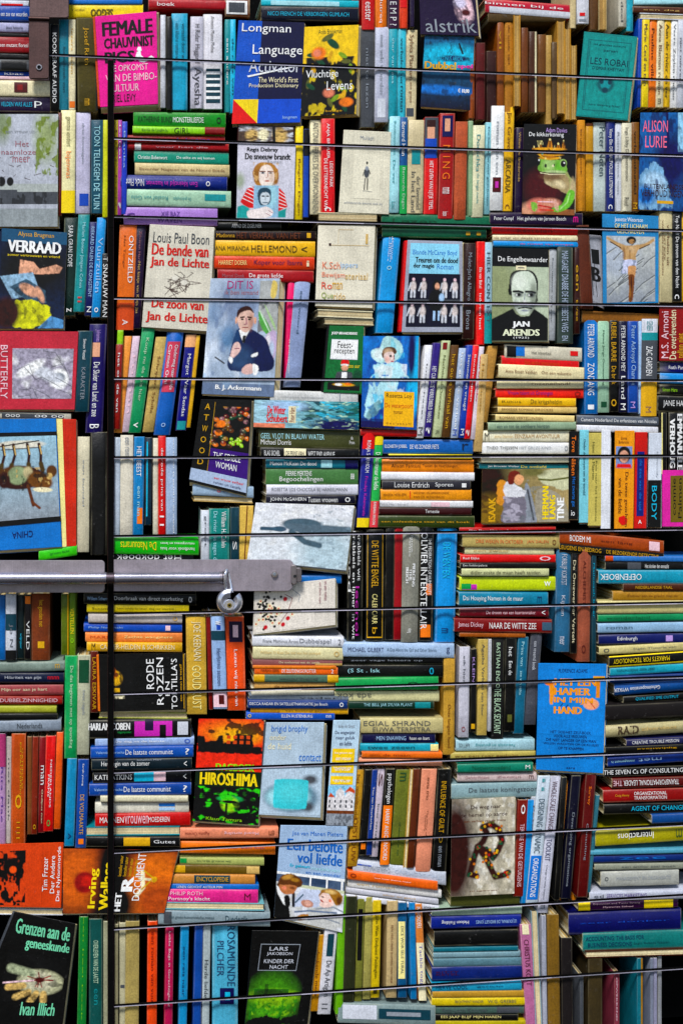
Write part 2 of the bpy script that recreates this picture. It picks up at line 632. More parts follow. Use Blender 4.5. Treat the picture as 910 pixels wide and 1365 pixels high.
# ------------------------------------------------------------------ the books that show a spine or their page edges
# V = standing, x0 x1 y0 y1 shift-of-the-foot colour flags | lettering ,from,to,height,middle TEXT | *band ,from,to,across
# H = lying,    x0 x1 y0 y1 shift-of-the-far-end colour flags
# flags: h rounded hard back, o old cloth, p page edges to the front, f lettered the other way up, b set further back
BOOKS = '''
# in the stack behind the brown strap
H -2 39 0 8 1 pale-grey |*red,.1,.8,.55,.95
H -2 40 8 28 1 blue#1c4b9c |white,.08,.92,.35 een zee van woorden
H -2 39 29 43 1 lavender#a9a8c8 |black,.25,.8,.4 ~deze historie
H -2 38 43 49 1 black
H -2 40 49 70 1 dark-red#93202c |white,.05,.95,.32 ~een mutant floreal
H -2 39 70 79 1 black
H -2 40 79 94 1 dark-grey |*black,.1,.9,.1,.9
H -2 40 94 101 1 royal-blue |white,.2,.8,.6 ~kbac
H -2 66 101 106 1 pale-pink
H -2 69 107 128 1 cream |*maroon,.3,.55,.1,.75 |*dark-red,.36,.46,.25,.6
H -2 71 128 149 1 dark-purple |cyan,.05,.62,.32 VELDEN WAS ALLES |white,.66,.8,.45 ~p
# in the row beside the brown strap
V 67 79 32 149 0 black |white,.1,.9,.5 KOOKGRAAF AUDIO
V 79 93 26 147 0 teal#127385 |dark-teal,.3,.8,.3 ~kookboek van
V 92 101 26 147 0 cream |gold,.1,.6,.4 ~lezers helen |*orange,.9,.97,.1,.9
V 102 127 24 149 2 olive#4b4420 o |gold,.1,.5,.35 Josef Roth |gold,.86,.93,.3 ~mm
V 128 131 26 148 0 black
# lying above the pink pamphlet
H 91 190 -2 6 0 blue
H 91 191 6 24 0 yellow f |black,.3,.6,.6,.4 !SEGOO |black,.05,.22,.25,.6 ~uitgever k
H 198 315 -2 11 3 dark-red#a5162e |white,.1,.3,.5 ~boek
# in the row behind the pink pamphlet
V 214 221 20 144 0 pale-grey
V 222 229 22 146 0 black
V 229 250 18 147 0 cyan#2a9fc0 |dark-teal,.1,.5,.3,.65 ~een kleine roman van |dark-teal,.1,.5,.3,.25 ~vertaald door wie
V 254 271 22 145 0 lilac#c9c6d2 |black,.08,.5,.55 H Rider Haggard |black,.55,.96,.8 Ayesha
V 271 296 19 146 0 white#dcdae0 |black,.02,.4,.25 ~Antonio Munoz Molina |*dark-teal,.57,.93,.1,.85 |*white,.6,.63,.1,.85 |*white,.67,.69,.1,.85 |*white,.73,.76,.1,.85 |*white,.80,.82,.1,.85 |*white,.86,.89,.1,.85
V 300 307 26 150 0 teal |white,.2,.7,.5 ~een andere
V 307 314 26 151 0 cyan |dark-teal,.2,.8,.5 ~de reis van
# lying above the blue dictionary
H 300 333 -2 22 1 brown |*white,.05,.9,.1,.85 |*dark-grey,.15,.8,.2,.75
H 348 478 -2 8 3 cyan#39aebd |*pale-cyan,.1,.8,.2,.8
H 348 478 8 27 2 black#10222c |cyan,.07,.9,.32 NICCI FRENCH DE VERBORGEN GLIMLACH
# standing above the flower novel
V 482 499 -2 40 0 red#c01a28 |white,.1,.7,.5 eester |white,.8,.95,.5 ^
V 500 515 -2 38 0 orange |white,.05,.8,.4 ~lutreq
V 516 532 -2 38 0 dark-purple#3b1c3a |white,.1,.9,.6 E M P ?
V 532 543 -2 38 0 burnt-orange#d8481e |*red,.0,.3,.1,.9
# in the row beside the flower novel
V 480 499 38 170 0 dark-grey o |grey,.2,.8,.25 ~niet te lezen
V 500 518 36 163 -1 lilac#b9bccd |grey,.08,.7,.35 ~met vele woorden |*pale-grey,.75,.95,.2,.8
V 518 530 38 160 -1 teal#2a95a3 |pale-cyan,.1,.6,.3 ~vier van zes
V 530 541 38 161 -1 cyan#49b3c6 |dark-teal,.1,.6,.4 ~verhalen uit |dark-teal,.62,.9,.4 ~roman
V 540 556 40 161 -2 cream#d8c9a2 o |brown,.05,.55,.5 Sylvia Planken |brown,.57,.8,.3 ~een groet |*dark-grey,.86,.95,.2,.8
V 546 552 0 36 0 dark-purple
# in the row of old brown bindings
V 624 632 48 158 0 burnt-orange#8f4a20 o
V 634 646 57 160 0 dark-red#5a1a20 o
V 648 661 68 165 0 dark-brown o
V 662 671 28 152 0 brown#8a4f22 o |gold,.1,.3,.4 ~vii
V 672 683 20 150 0 ochre#b37a38 o |brown,.1,.5,.4 ~de oude tijd
V 684 693 20 142 0 gold#b8853c op
V 694 703 37 150 0 brown#6b3f22 o
V 704 715 42 150 0 dark-brown#4a2f1c o |*cream,.0,1,.02,.25
V 716 727 46 150 0 brown#6a4526 o
V 727 735 47 166 0 tan#a88850 o
V 735 742 56 158 0 dark-brown#5a4630 o
V 742 752 28 152 0 ochre#c08e45 op
V 752 760 38 160 0 gold#a87a35 op
V 760 768 60 160 0 ochre#8d6a35 op
# lying above the old brown bindings
H 646 762 -2 17 9 red#b3283a |white,.0,.9,.3,.3 ~binnen bij de |*pale-grey,.05,1,.5,.95
H 650 754 17 30 -1 olive#4c3c1c o
# standing above the teal booklet
V 759 767 -2 38 0 cream#d0bd90
V 768 784 -2 32 0 white#d5d6dc |*red,.55,.68,.3,.75 |*grey,.8,.88,.2,.8
V 785 797 -2 40 0 brown#5d4028 o
V 797 808 -2 40 0 tan#a9946a op
V 823 834 -2 36 0 cream#c5bfae |dark-grey,.1,.8,.4 ~deel
V 834 843 -2 42 0 cyan#3fa3b8
# lying above the white and yellow spines
H 844 912 -2 7 -1 pale-cyan
H 843 912 8 17 2 brown#4f3024 |tan,.2,.9,.4 ~een dag
H 852 912 17 25 2 pale-grey p
# in the row beside the teal booklet
V 850 856 25 143 -1 royal-blue
V 856 865 26 143 -2 yellow |navy,.05,.75,.55 Marie Cecil en tuin
V 865 875 26 143 -2 orange |maroon,.1,.7,.5 ~Pauline ville
V 875 885 26 143 -2 cream |brown,.05,.85,.5 Anna Blaman roman |black,.9,.96,.5 ~m
V 885 894 26 143 -2 gold#e0b62c |black,.05,.9,.55 Aan de rivier en ver
V 894 903 26 144 -2 white |dark-grey,.05,.9,.5 Verre Zeylen roman
V 903 912 27 144 -2 pale-grey |dark-grey,.2,.7,.4 ~niet mirren
# in the row beside the sketched man cover
V 394 404 168 293 -1 yellow |brown,.35,.95,.45 Reigder Dogan
V 405 412 172 290 -1 royal-blue |*black,.0,.3,.0,1
V 413 428 160 286 0 cream |dark-grey,.02,.98,.55 ANTONIO FERRES DE OVERWONNENEN
V 428 446 158 285 0 red#d92433 |white,.05,.42,.3 ANJA BRAUER |white,.42,.95,.28,.65 DE LETTERKNECHT VAN |white,.45,.72,.26,.25 LEIDEN PARK |white,.93,.97,.5 c
# between the sketched man and frog covers
V 519 533 155 284 -2 pale-cyan |teal,.05,.4,.3 Boudewijn Jazz |teal,.45,.7,.3 ~De ver |teal,.88,.95,.4 Lau
V 533 543 156 285 -1 blue#16568c |white,.05,.4,.55 Bernard Haan |*green,.5,1,.0,1 |pale-green,.52,.95,.5 Bernardo Dagan
V 544 565 160 285 -2 cream#cfc09a |*teal,.32,.47,.2,.75 |dark-grey,.55,.98,.3,.62 In het Land |dark-grey,.6,.95,.3,.3 der lavendel
V 566 584 156 286 -2 red#d62a30 |*dark-grey,.0,.42,.0,1 |*skin,.08,.27,.25,.8 |*royal-blue,.22,.42,.1,.95 |*dark-brown,.03,.1,.2,.85 |white,.45,.95,.4 HET LEVEN VAN LIJTJE TEPEL
V 586 606 151 292 -3 dark-red#a01c26 |*navy,.02,.22,.12,.82 |*skin,.05,.17,.3,.65 |orange,.3,.62,.55 M I N G |white,.7,.76,.6 ~roman |white,.93,.97,.4 boston
# in the row before the frog cover
V 607 623 162 293 -3 salmon#b5583c o
V 624 630 161 288 0 pale-green#8fab86
V 630 646 167 290 -3 cream#ddd9b6 |teal,.1,.5,.35 Doeschka |teal,.52,.85,.35 ~de lange nacht
V 647 655 163 286 -2 pale-cyan#8cc3cc |dark-teal,.05,.9,.5 ~De hemel in mei geschoten
V 655 672 141 281 -3 white |*maroon,.68,.82,.15,.8 |*magenta,.72,.78,.35,.6 |grey,.15,.65,.25 ~roman van een
V 672 685 142 282 -3 gold#e3b324 |brown,.05,.4,.6 Jim Grave |black,.5,.82,.6 ARCADIA |brown,.93,.97,.5 c
V 687 698 170 290 -2 dark-purple |tan,.05,.6,.35 ~Willem de Broderode
# lying under the frog cover
H 652 776 283 300 1 dark-purple#2b1238 |white,.05,.26,.42 Peter Cumpf |white,.3,.82,.42 Het geheim van Jeroen Bosch |pink,.9,.95,.5 ~m
H 655 770 301 312 2 red#d62a2e |dark-red,.3,.7,.5 ~kastelen
H 656 771 313 321 1 cream |brown,.02,.8,.5 ~de cirkel van dwaze veranderingen
H 657 775 321 328 2 blue#2a8fd4 |red,.3,.9,.5 ~de roman van morgen
# in the row after the frog cover
V 769 779 160 282 0 ochre#c9882c o |brown,.1,.6,.3 ~bruine boek
V 780 790 164 282 0 gold#c79238 o |*brown,.0,.03,.0,1
V 790 807 163 282 0 pale-green#b9c4be |dark-teal,.05,.6,.5,.3 Peter Noten
V 807 819 162 282 0 navy#122c6a |white,.08,.85,.55 Vinny Elin DE HALFVOLLE LUITENANT |white,.92,.97,.5 c
V 819 828 164 282 0 pale-grey |grey,.1,.8,.4 ~Roman met een
V 828 841 164 282 0 cream#ddd6bc |black,.05,.65,.5 Inga Libby De boerenzoon |black,.84,.93,.5 Raad
V 841 851 163 282 0 brown#7b5224 o |black,.1,.8,.4 ~verhalenbundel |gold,.9,.97,.6 M
# in the row beside the grey landscape cover
V 78 83 150 288 0 brown#5d2a22
V 82 101 147 284 -1 cream#efe7b4 |*yellow,.78,1,.0,1 |olive,.06,.35,.5 gemma vandert |orange,.4,.66,.5 bijenwas
V 101 121 150 285 -1 lilac#c3bfd6 |*royal-blue,.8,.92,.1,.7 |grey,.1,.5,.25 ~drie koningen
V 122 138 160 285 -1 dark-teal#1c4f60 |pale-cyan,.06,.95,.55 TOON TELLEGEM DE TUIN
V 138 145 160 290 -1 lime#cfd24a
V 153 158 160 287 0 gold#c5b23c |brown,.1,.9,.4 ~hier kan
V 158 163 160 287 -1 magenta#a9439c |white,.05,.4,.4 ~Isabel |white,.86,.93,.7 ?
V 163 170 162 286 -1 royal-blue#2b3fb0 |pale-blue,.1,.5,.4 ~Blanka
# in the stack under the pink pamphlet
H 178 301 149 168 2 green#2c8a35 |black,.05,.42,.45 KATHERINE BUND |white,.43,.76,.42 MONSTERLIEFDE |black,.9,.95,.5 ~o
H 177 300 168 178 2 lime#8fce20 |dark-green,.1,.38,.6 ~Karina de Laagliede |black,.45,.62,.9 GIRL |*dark-red,.78,1,.0,1
H 165 300 180 190 2 dark-red#8b1424 |royal-blue,.15,.4,.6 ~doos van |royal-blue,.5,.85,.5 ~de koning
H 166 305 190 200 2 dark-red#a3182c |*white,.1,.16,.0,1 |pale-pink,.3,.8,.3 ~voor hen die
H 179 305 201 217 3 teal#119078 |white,.04,.35,.35 Christian Bobenwort |white,.45,.85,.32 De stilte en wij komen
H 180 306 217 233 3 tan#cbb88a |brown,.05,.95,.35 ~Bevorder Negeren van de Noord Breda
H 161 303 233 252 3 navy#14307a hf |white,.05,.22,.55 Nick Flint |magenta,.24,.72,.5 Een kleintijd in katmist |white,.8,.84,.4 ~o
H 168 308 252 274 3 pale-green#a9cdb0 f |teal,.05,.4,.32 ~Roelof van Gelo |teal,.45,.62,.3 De gedroogdjes |*teal,.75,.95,.2,.6
H 165 290 276 299 2 lavender#a87fc8 |purple,.4,.6,.3,.35 XIE BAZ |purple,.36,.62,.4,.7 ~WAVEN |purple,.03,.12,.4 ~c
# beside the resting woman cover
V 86 104 290 421 -3 dark-green#10332f |white,.08,.5,.38,.5 SARA GRAN DOPE |white,.92,.96,.4 ~z
V 105 120 286 416 -7 teal#2a8a8c |pale-cyan,.08,.75,.4 Marlen Bonter Jongens Cohen |red,.84,.9,.4 ~ii
V 119 130 296 421 -6 navy#12285c |pale-blue,.05,.8,.45 RIEKARD DALEN DE KONGSTENT |white,.9,.96,.6 N
V 130 142 290 423 -8 blue#2a8fd0 |pale-blue,.2,.75,.6 Vuurzuilen |white,.9,.95,.5 ~o
V 136 146 338 425 -1 black |white,.05,.97,.7 T SNAAUW MAN
# beside the red and black title cover
V 160 183 300 440 -5 orange#e07020 |white,.1,.55,.3,.3 ONTZIELD |brown,.1,.4,.2,.7 ~Het Tonge |*burnt-orange,.74,1,.0,1 |white,.9,.95,.35 A
V 181 195 301 438 -7 dark-purple |tan,.35,.85,.35 Het kistje van Katja Jas |mauve,.05,.35,.25 ~Zilveren Hart
# in the stack above the man in the suit
H 287 375 296 306 0 black |white,.25,.7,.6 ARPAD DE ZIGEUNER
H 286 421 307 320 1 black#2a1a1c |gold,.02,.2,.45 Madonna |brown,.22,.85,.7 HET VERHAAL VAN HET |*gold,.91,.95,.2,.7
H 287 420 320 341 2 yellow#f4b81a |black,.0,.34,.33 ANA MIRANDA |black,.36,.82,.48 HELLEMOND |black,.86,.92,.4 <
H 285 419 341 358 2 orange#d94a28 |pale-yellow,.05,.33,.4 HARRIET DOERR |navy,.4,.88,.55 Koper voor Ibarra |cream,.92,.95,.5 ~i
H 290 418 359 375 2 dark-red#a41c2c |mauve,.05,.28,.4 ~Marcel Donk |white,.33,.68,.5 De grote liefde
# standing beside the man in the suit
V 384 393 374 504 -4 pink#e8306a |white,.6,.95,.4 ~de geest van deze
V 393 414 373 516 -14 silver#8f9dc0 |slate,.1,.5,.2 ~een woord
# lying above and below the cream title card
H 424 503 283 298 1 cream#d9cfae p
H 423 497 412 422 3 cream#e4dcbc p
H 432 498 424 432 2 tan#b7ae90 p
H 508 655 285 302 3 green#14694c |dark-green,.1,.5,.4 ~Lezen
H 509 648 303 316 2 dark-green#0f5a42 |gold,.8,.95,.4 ~ii
# standing beside the grey framed cover
V 511 534 308 444 -11 blue#2797d8 |white,.05,.3,.3,.5 Jeanne/Bosman/Het/zomers |pale-cyan,.34,.38,.3 ~o
V 618 634 324 452 -3 dark-brown#33231f |grey,.1,.6,.45 Mulet-Jarls Allegro |grey,.7,.9,.4 Brons
V 635 646 322 460 -1 red#e0202c |white,.25,.45,.35 Elia van Bakel |white,.5,.85,.35 ~Iedereen heet
V 646 656 323 458 -1 pale-blue#9fc0d0 |dark-teal,.1,.8,.6 ~HIER CONTEXT |*teal,.7,1,.0,1
# standing behind the bald man cover
V 731 742 332 454 -3 pale-grey#a9adb0 |dark-grey,.1,.8,.3 ~Een nieuwe weg naar
V 742 763 328 458 0 slate#39443f |silver,.05,.88,.45 MARGARET DRABBE DE HITTEBESTE WEG |silver,.92,.97,.4 ~EN
V 765 772 330 445 0 dark-brown o |gold,.2,.5,.5 ~een |gold,.6,.85,.5 ~twee
V 767 784 300 412 6 brown#5c3020 o
# beside the crucified figure cover
V 878 895 281 403 0 tan#c9bd94 |brown,.1,.7,.3,.65 HET BOEK/VAN DEN KOMENDEN |brown,.15,.6,.25,.3 ~verhalen uit
V 895 908 281 402 0 black |white,.05,.85,.5 Top Naeff De stroom van den Nacht |white,.92,.97,.5 c
V 908 913 281 402 0 gold
H 775 880 414 430 5 ochre#8a5a20 o
# under the red survivors book
H 879 912 482 496 1 navy#1b2466 |white,.35,.95,.4 Ruth Pan
H 879 912 497 511 1 blue#2a86c8
H 879 912 512 526 1 black#12201a |lime,.1,.7,.4 Simon Hare
H 876 912 527 549 1 black#1a1a1e |white,.2,.95,.5 JANE HA
V 877 888 550 632 0 black |*pale-yellow,.0,1,.5,.65
V 890 912 550 628 0 black |white,.02,.98,.34,.3 !EMMANUELE |white,.1,.95,.34,.75 !VERHOUG
# beside the stack under the bald man
V 778 796 426 552 0 blue#2173bc |white,.05,.4,.55 PETER ARNOND |white,.46,.8,.55 ZONZANG |white,.9,.95,.5 ~l
V 796 811 428 550 0 pale-green#9cc0a4 |dark-green,.1,.7,.3 ~Hanna Jorge Ontmoeting |*dark-green,.88,.94,.2,.7
V 811 824 427 549 0 black |gold,.02,.45,.55 REBEL BARRE |gold,.5,.7,.5 De brok |gold,.86,.94,.6 ~o
V 824 836 428 550 0 dark-purple#1c1838 |white,.05,.55,.5 PETER ARNOND MEY |white,.6,.85,.5 Land |white,.9,.97,.6 M
V 836 850 428 550 0 royal-blue#1e4b9c |pale-blue,.05,.7,.6 Peter Ackroyd Charme |lavender,.88,.95,.5 M
V 850 855 428 552 0 pale-blue
V 855 876 425 555 -2 pale-grey |*teal,.14,.22,.0,1 |*dark-grey,.22,.62,.0,1 |white,.28,.58,.5 ~ZAC GARDEN |*gold,.62,1,.0,1 |brown,.9,.96,.4 M |teal,.02,.12,.5 ~GENBER
# in the stack under the bald man cover
H 672 775 459 477 5 cream#d9d2bc |*black,.03,.15,.1,.9 |*blue,.15,.26,.1,.8 |black,.35,.6,.3 ~Het steentaal |*red,.85,.95,.25,.6
H 668 771 474 487 6 red#d42c30 |burnt-orange,.3,.75,.5 ~Een ander levensteken
H 664 778 485 503 5 cream#e8dbae |brown,.08,.45,.3 Anne Rosen Veldkan |brown,.5,.85,.3 ~Om een vakantie
H 662 777 505 518 0 cream#efe4b8 |brown,.4,.85,.35 ~rozeneiland?
H 660 777 518 530 1 red#ee3a2c |purple,.14,.65,.65 Vrouw talent uit Groningen |dark-red,.9,.97,.6 ~o
H 663 767 530 541 1 gold#e9b93c |black,.42,.82,.75 De krijgsheldin |black,.05,.3,.4 ~Rijkus
H 663 768 542 550 1 tan#dfc07c |brown,.05,.7,.6 ~BROEDER ROMANS SPROOKJES
H 660 765 552 561 2 cream#e6cf90 |brown,.05,.6,.5 ~ROMANS VERTELLINGEN
H 650 767 563 574 -1 pale-green#93a98c |dark-teal,.1,.7,.6 ~van en tot de sombere horizon
H 642 760 574 589 0 cream#efe9cc |black,.03,.08,.7 M |tan,.14,.35,.35 anna blaman |ochre,.37,.88,.38 EENZAAM AVONTUUR
H 642 760 590 605 0 white#f3f2ee |black,.05,.4,.4 THEO THIJSSEN |grey,.42,.78,.36 HET GRIJZE KIND |grey,.93,.97,.5 ~o
H 641 758 609 617 0 cream#ece5c6
H 638 757 618 625 1 teal#0f6f78 |white,.1,.45,.6 ~Jan Brouwer Wolter |yellow,.47,.75,.6 ~De ontliefd
V 650 663 461 563 -14 ochre#b98a4a o
V 639 650 472 602 -8 tan#cfae76 |ochre,.1,.6,.35 ~Het Grote
H 768 880 553 565 3 grey#5c626c |white,.05,.95,.5 ~Camera Nederland De erfenissen van Nicolas
H 768 882 566 575 3 white#dfe0e6
# leaning under the red and black title cover
V 157 165 440 459 -1 lime
V 155 164 459 572 -4 dark-red#8e2a1e |white,.1,.8,.45 ~het en de van
V 165 176 448 577 -13 orange#f09a50 |burnt-orange,.9,.96,.6 ~c
V 177 187 448 576 -14 lilac#d4bcca |pale-pink,.2,.8,.4 ~roman
V 190 207 436 577 -19 green#12925f |pale-green,.1,.7,.35 Koop nu de reis hier |white,.9,.95,.4 ~v
V 208 223 449 576 -18 tan#c4a868 o |brown,.2,.8,.4 ~Schrijvers Sybille
V 223 245 443 580 -18 blue#1c62b4 h |*pale-pink#c8485c,.09,.58,.12,.88 |white,.12,.56,.3,.35 Onderweg naar liefde |white,.12,.5,.25,.68 ~Carmen Ochi |pale-blue,.88,.92,.3 ~o
V 248 262 446 574 -14 navy#1b1f78 |*orange#f0b080,.0,.13,.0,1 |white,.2,.85,.45 Margot Waar Sendas |*teal,.9,.99,.1,.9
V 262 267 447 570 -13 gold
# in the row above the green garden book
V 153 161 583 716 -1 pale-grey#b9c4d0
V 161 178 580 716 -1 cream#d9d2c0 |grey,.02,.25,.4 ~een roman
V 179 193 582 714 -2 blue#1f7fb8 |white,.1,.4,.5 HET BEEST |pale-cyan,.5,.8,.3 ~een man |*orange,.72,.88,.1,.6
V 194 203 583 700 -1 dark-teal#15323f |*cyan,.05,.9,.6,.8
V 204 211 584 713 0 cream#d8d2bc
V 211 221 581 714 0 red#cc1e28 |white,.12,.75,.5 ~de rode prins van |white,.8,.9,.6 11
V 221 236 583 713 0 silver#9fb2cc |white,.02,.98,.2,.3 ~een ridder te paard in de wereld
# above the steel bar
H 152 265 716 738 2 green#35b51a f |yellow,.08,.5,.55 De Natuurarts |white,.55,.95,.25,.35 ~handboek voor huis |white,.55,.95,.25,.7 ~natuurgenees en leven
H 150 258 739 758 0 black f |white,.05,.85,.55,.75 Het dokboek
V 268 279 680 750 0 white#c9ced6 |dark-grey,.1,.7,.4 ~groot
V 279 306 678 752 0 teal#12847c |white,.05,.7,.27,.28 William H. Calvin |pale-cyan,.05,.97,.28,.72 De rivier die tegen de
V 307 319 676 752 0 dark-teal |white,.6,.75,.5 ~S
V 320 338 674 752 -4 gold#dcb862 |*brown,.0,1,.42,.5
H 257 338 645 660 4 pale-blue#9fb6cc |red,.4,.46,.3 ~o |royal-blue,.5,.9,.4 ~heimelijk
H 258 337 661 668 3 tan p
# beside the upside-down blue cover
V 104 120 582 736 -1 cream#cfc7ac |grey,.2,.6,.2 ~een bundel
V 121 143 576 740 0 black#100e12
V 120 143 432 577 -6 navy#2b2560 h |white,.35,.85,.4 De Sluier van Land en zee |lavender,.05,.16,.4 ~Johannes |*skin,.17,.3,.35,.85 |white,.92,.96,.6 B
V 104 124 441 549 -5 slate#22434f |white,.1,.35,.25 ~Simon Vestal |grey,.45,.85,.3 KARAKTER
H -2 95 549 558 2 cream#c9c4b4 |*dark-grey,.05,.9,.2,.9 |white,.1,.3,.5 ~ooo |white,.5,.9,.5 ~oo oo
H 52 103 734 748 -8 lime#4fc41c |dark-green,.3,.8,.4 ~groen licht
# in the stack above the white swimmer cover
H 360 477 520 537 3 white#cfcfcc |grey,.15,.6,.2 ~roman en werkelijkheid |*grey,.79,.8,.1,.9
H 345 479 572 596 3 olive#4a4d32 |pale-cyan,.02,.65,.34,.36 GEEL VLOT IN BLAUW WATER |white,.02,.32,.32,.7 Michael Dorris |white,.9,.95,.5 de/Prom
H 347 479 596 611 3 black#201e1c |white,.04,.2,.5 BLAS SICHEL |*cream,.24,.46,.05,.95 |dark-grey,.26,.44,.5 DE PRINS VAN |white,.48,.75,.5 WEST END AVENUE
H 354 477 611 624 1 teal#2c6f80 |white,.05,.55,.5 ~Manon McKuan De dood |*pale-cyan,.6,.72,.1,.9 |*navy,.86,1,.0,1
H 354 477 624 646 0 green#4f7a4a |white,.22,.5,.34,.32 PIERRE MERTENS |white,.15,.62,.42,.7 Begoochelingen |white,.92,.96,.4 88
H 355 477 646 660 0 white#d5d5e0 |dark-grey,.06,.88,.48 ROSETTA LOS CHOCOLA BIJ HANSELMANN
H 354 474 660 672 0 navy#12202c |white,.05,.45,.55 JOHN McGAHERN |white,.47,.8,.65 Tussen vrouwen |white,.88,.94,.6 ~o
# in the leaning row below the grey framed cover
V 566 576 460 584 -12 white#e6e6ea |dark-grey,.2,.8,.3 ~Inderhaags |black,.88,.97,.7 M
V 577 587 457 582 -13 purple#382a78 |white,.25,.85,.6 HET CURIEUZE WERELDBEELD VAN DE |white,.9,.97,.6 ?
V 588 600 454 583 -12 pale-green#c5cfa2 |olive,.15,.8,.35 ~Nachtland Ontwaken |*dark-red,.02,.09,.3,.8 |black,.92,.97,.5 WL
V 601 611 460 583 -12 brown#5d4020 o |gold,.1,.9,.6 ~het oude verhaal van
V 611 621 464 584 -11 silver#a9b8d0 |white,.05,.9,.5 ~het grote verhaal |royal-blue,.9,.97,.6 M
V 622 630 460 584 -11 royal-blue#1d3f98 |white,.1,.7,.6 Stemmen en vreugd |white,.9,.97,.6 M
V 630 638 460 585 -12 red#e02a34 |white,.1,.6,.5 ~Boodschappen |white,.9,.97,.6 ?
V 638 645 462 586 -12 pale-pink#d8ccd6 |red,.1,.6,.4 ~een en ander
H 480 556 572 581 2 red#a92028
# beside the orange stack
V 484 500 577 703 -9 royal-blue#2a2f88 |*red,.0,.17,.0,1 |*yellow,.9,1,.0,1 |white,.08,.42,.45 RONJA SCERHOLM |magenta,.46,.88,.4 ~Froukje Kalamansia
V 500 511 578 703 -8 green#3fae58 |*yellow,.0,.12,.0,1 |*red#d84a50,.72,1,.0,1 |white,.2,.6,.6 De kunstenaar de liefde |white,.73,.97,.4 ~BARBARA KROON
# in the orange and white stack
H 510 630 586 605 0 blue#1c5fa8 |white,.02,.27,.34 ELIZABETH JOBBEL |white,.3,.62,.34 DE VIS ZONDER FIETS |black,.88,.95,.5 ~r
H 518 629 605 611 1 yellow#f0d830 |brown,.1,.6,.5 ~Cora Haan en Anderen
H 509 631 612 629 1 orange#f58a1c |black,.1,.42,.3 Alison Fantoni |black,.44,.82,.3 Tussen de heerlijkingen
H 508 632 629 640 1 white#e9e9ee
H 509 627 640 652 1 dark-grey#35343a |white,.14,.53,.65 Louise Erdrich |white,.6,.8,.65 Sporen |white,.9,.95,.5 ~l
H 507 628 652 667 0 orange#f09a24 |brown,.03,.28,.25 MAGDA MOELSEM |red,.32,.33,.7 l |brown,.36,.75,.25,.33 ~VADEMEC EN OPWEKKENDE |brown,.36,.7,.25,.68 ~VAN DE VLINDERKAS
H 506 630 667 676 1 white#e0e0e2 |grey,.0,.3,.4 ~Pierre Henri Bernard |*pale-pink,.55,.75,.2,.9
H 505 628 676 686 1 maroon#3c1c22 |white,.5,.65,.5 Ternestie
H 504 632 687 703 1 olive#36421f |gold,.03,.95,.2 ~een onleesbare titel van dit boek
# in the row with the grey linen spine
V 463 484 708 855 -1 black#1c1a1e h |white,.02,.45,.25,.25 ~krabbels wit |white,.0,.98,.3,.6 ~krabbels en lijnen in wit |magenta,.5,.95,.3,.35 ~leonoi |white,.1,.55,.25,.85 ~rood
V 488 512 706 854 -1 black h |*gold,.02,.975,.07,.1 |*gold,.02,.975,.9,.93 |*gold,.02,.03,.07,.93 |*gold,.965,.975,.07,.93 |gold,.1,.52,.42 DE WITTE ENGEL |pale-yellow,.58,.85,.32 CALEB CARR |gold,.88,.94,.3 ~b
V 514 526 704 853 -2 dark-purple#1c1620
V 526 537 703 853 -2 dark-red#96222c
V 537 559 702 856 -3 grey#8d8c80 ho |white,.04,.26,.24,.5 Joseph/E. Persico |white,.32,.52,.62,.5 !PIERCING/!THE/!REICH |white,.88,.92,.4 ~viking
V 559 578 702 854 -2 black h |white,.05,.9,.5,.65 OLIVIER INTERSTELLAIR |white,.1,.6,.25,.25 THE FEDERATION OF HUMANITY |*orange,.5,.6,.1,.5 |*orange,.86,.97,.15,.85
V 583 609 700 856 -4 blue#1f8fd2 h |cyan,.15,.45,.5 ~DE WENTEN |navy,.88,.92,.4 ~m
# in the stack under the red blot cover
H 398 455 767 778 0 blue#1a6cb4
H 336 458 847 861 2 white#e3e4ea |dark-grey,.12,.5,.36 Frank Martinus Arion |dark-grey,.52,.86,.62 Dubbelspel |dark-grey,.94,.97,.6 ~2
H 337 457 862 878 2 cream#ddd5a8 |tan,.08,.75,.35 William O Kaal De tiid van het pompel |tan,.9,.96,.5 ~o
H 336 456 878 887 1 mauve#8d5a58 |cream,.3,.75,.4 ~De toekomst van de aarde |*tan,.7,1,.6,1
H 337 448 887 891 1 orange#d97a20
H 339 450 889 899 1 orange#ee6a20 |black,.08,.3,.55 MARJAN BERK |white,.33,.74,.55 DE ZELFDENKGOROTTER |white,.92,.95,.6 2
H 338 451 899 909 1 slate#4f6a5a |*gold,.0,.13,.0,1 |*gold,.87,1,.0,1 |dark-grey,.3,.75,.4 ~waarheid
H 339 446 909 920 1 tan#d0a060 |brown,.25,.75,.4 ~de zomervakantie
H 336 445 920 927 -1 cream#e4dfc8
H 332 465 926 933 1 grey#7a838c |black,.5,.9,.4 ~vader
H 330 463 933 944 1 navy#123c78 |white,.02,.8,.5 DECCA RADAR EN SATELLIETNAVIGATIE Jan Bosch |white,.92,.96,.6 ~o
H 334 464 943 951 1 gold#d9a23a |*ochre,.0,.3,.2,.8 |brown,.35,.8,.5 ~Van bovenaf gezien
H 328 446 949 959 1 royal-blue#1c55b4 |yellow,.02,.06,.5 ~o |white,.4,.75,.5 ~ELLEN RUSTENBURG |white,.9,.96,.4 ~mn
# in the stack beside the tall tan spine
H 456 605 856 875 2 pale-blue#a9c0dc |navy,.05,.37,.34 MICHAEL GILBERT |slate,.4,.84,.34 A Day About the Girl and Other Stories |navy,.93,.96,.5 ~g
H 454 590 876 885 0 black#1c1c1e |grey,.1,.8,.4 ~zeer vage letters op
H 449 592 886 903 0 black#141618 |pale-cyan,.1,.4,.5 ~(S St . Isk |cyan,.86,.9,.6 0
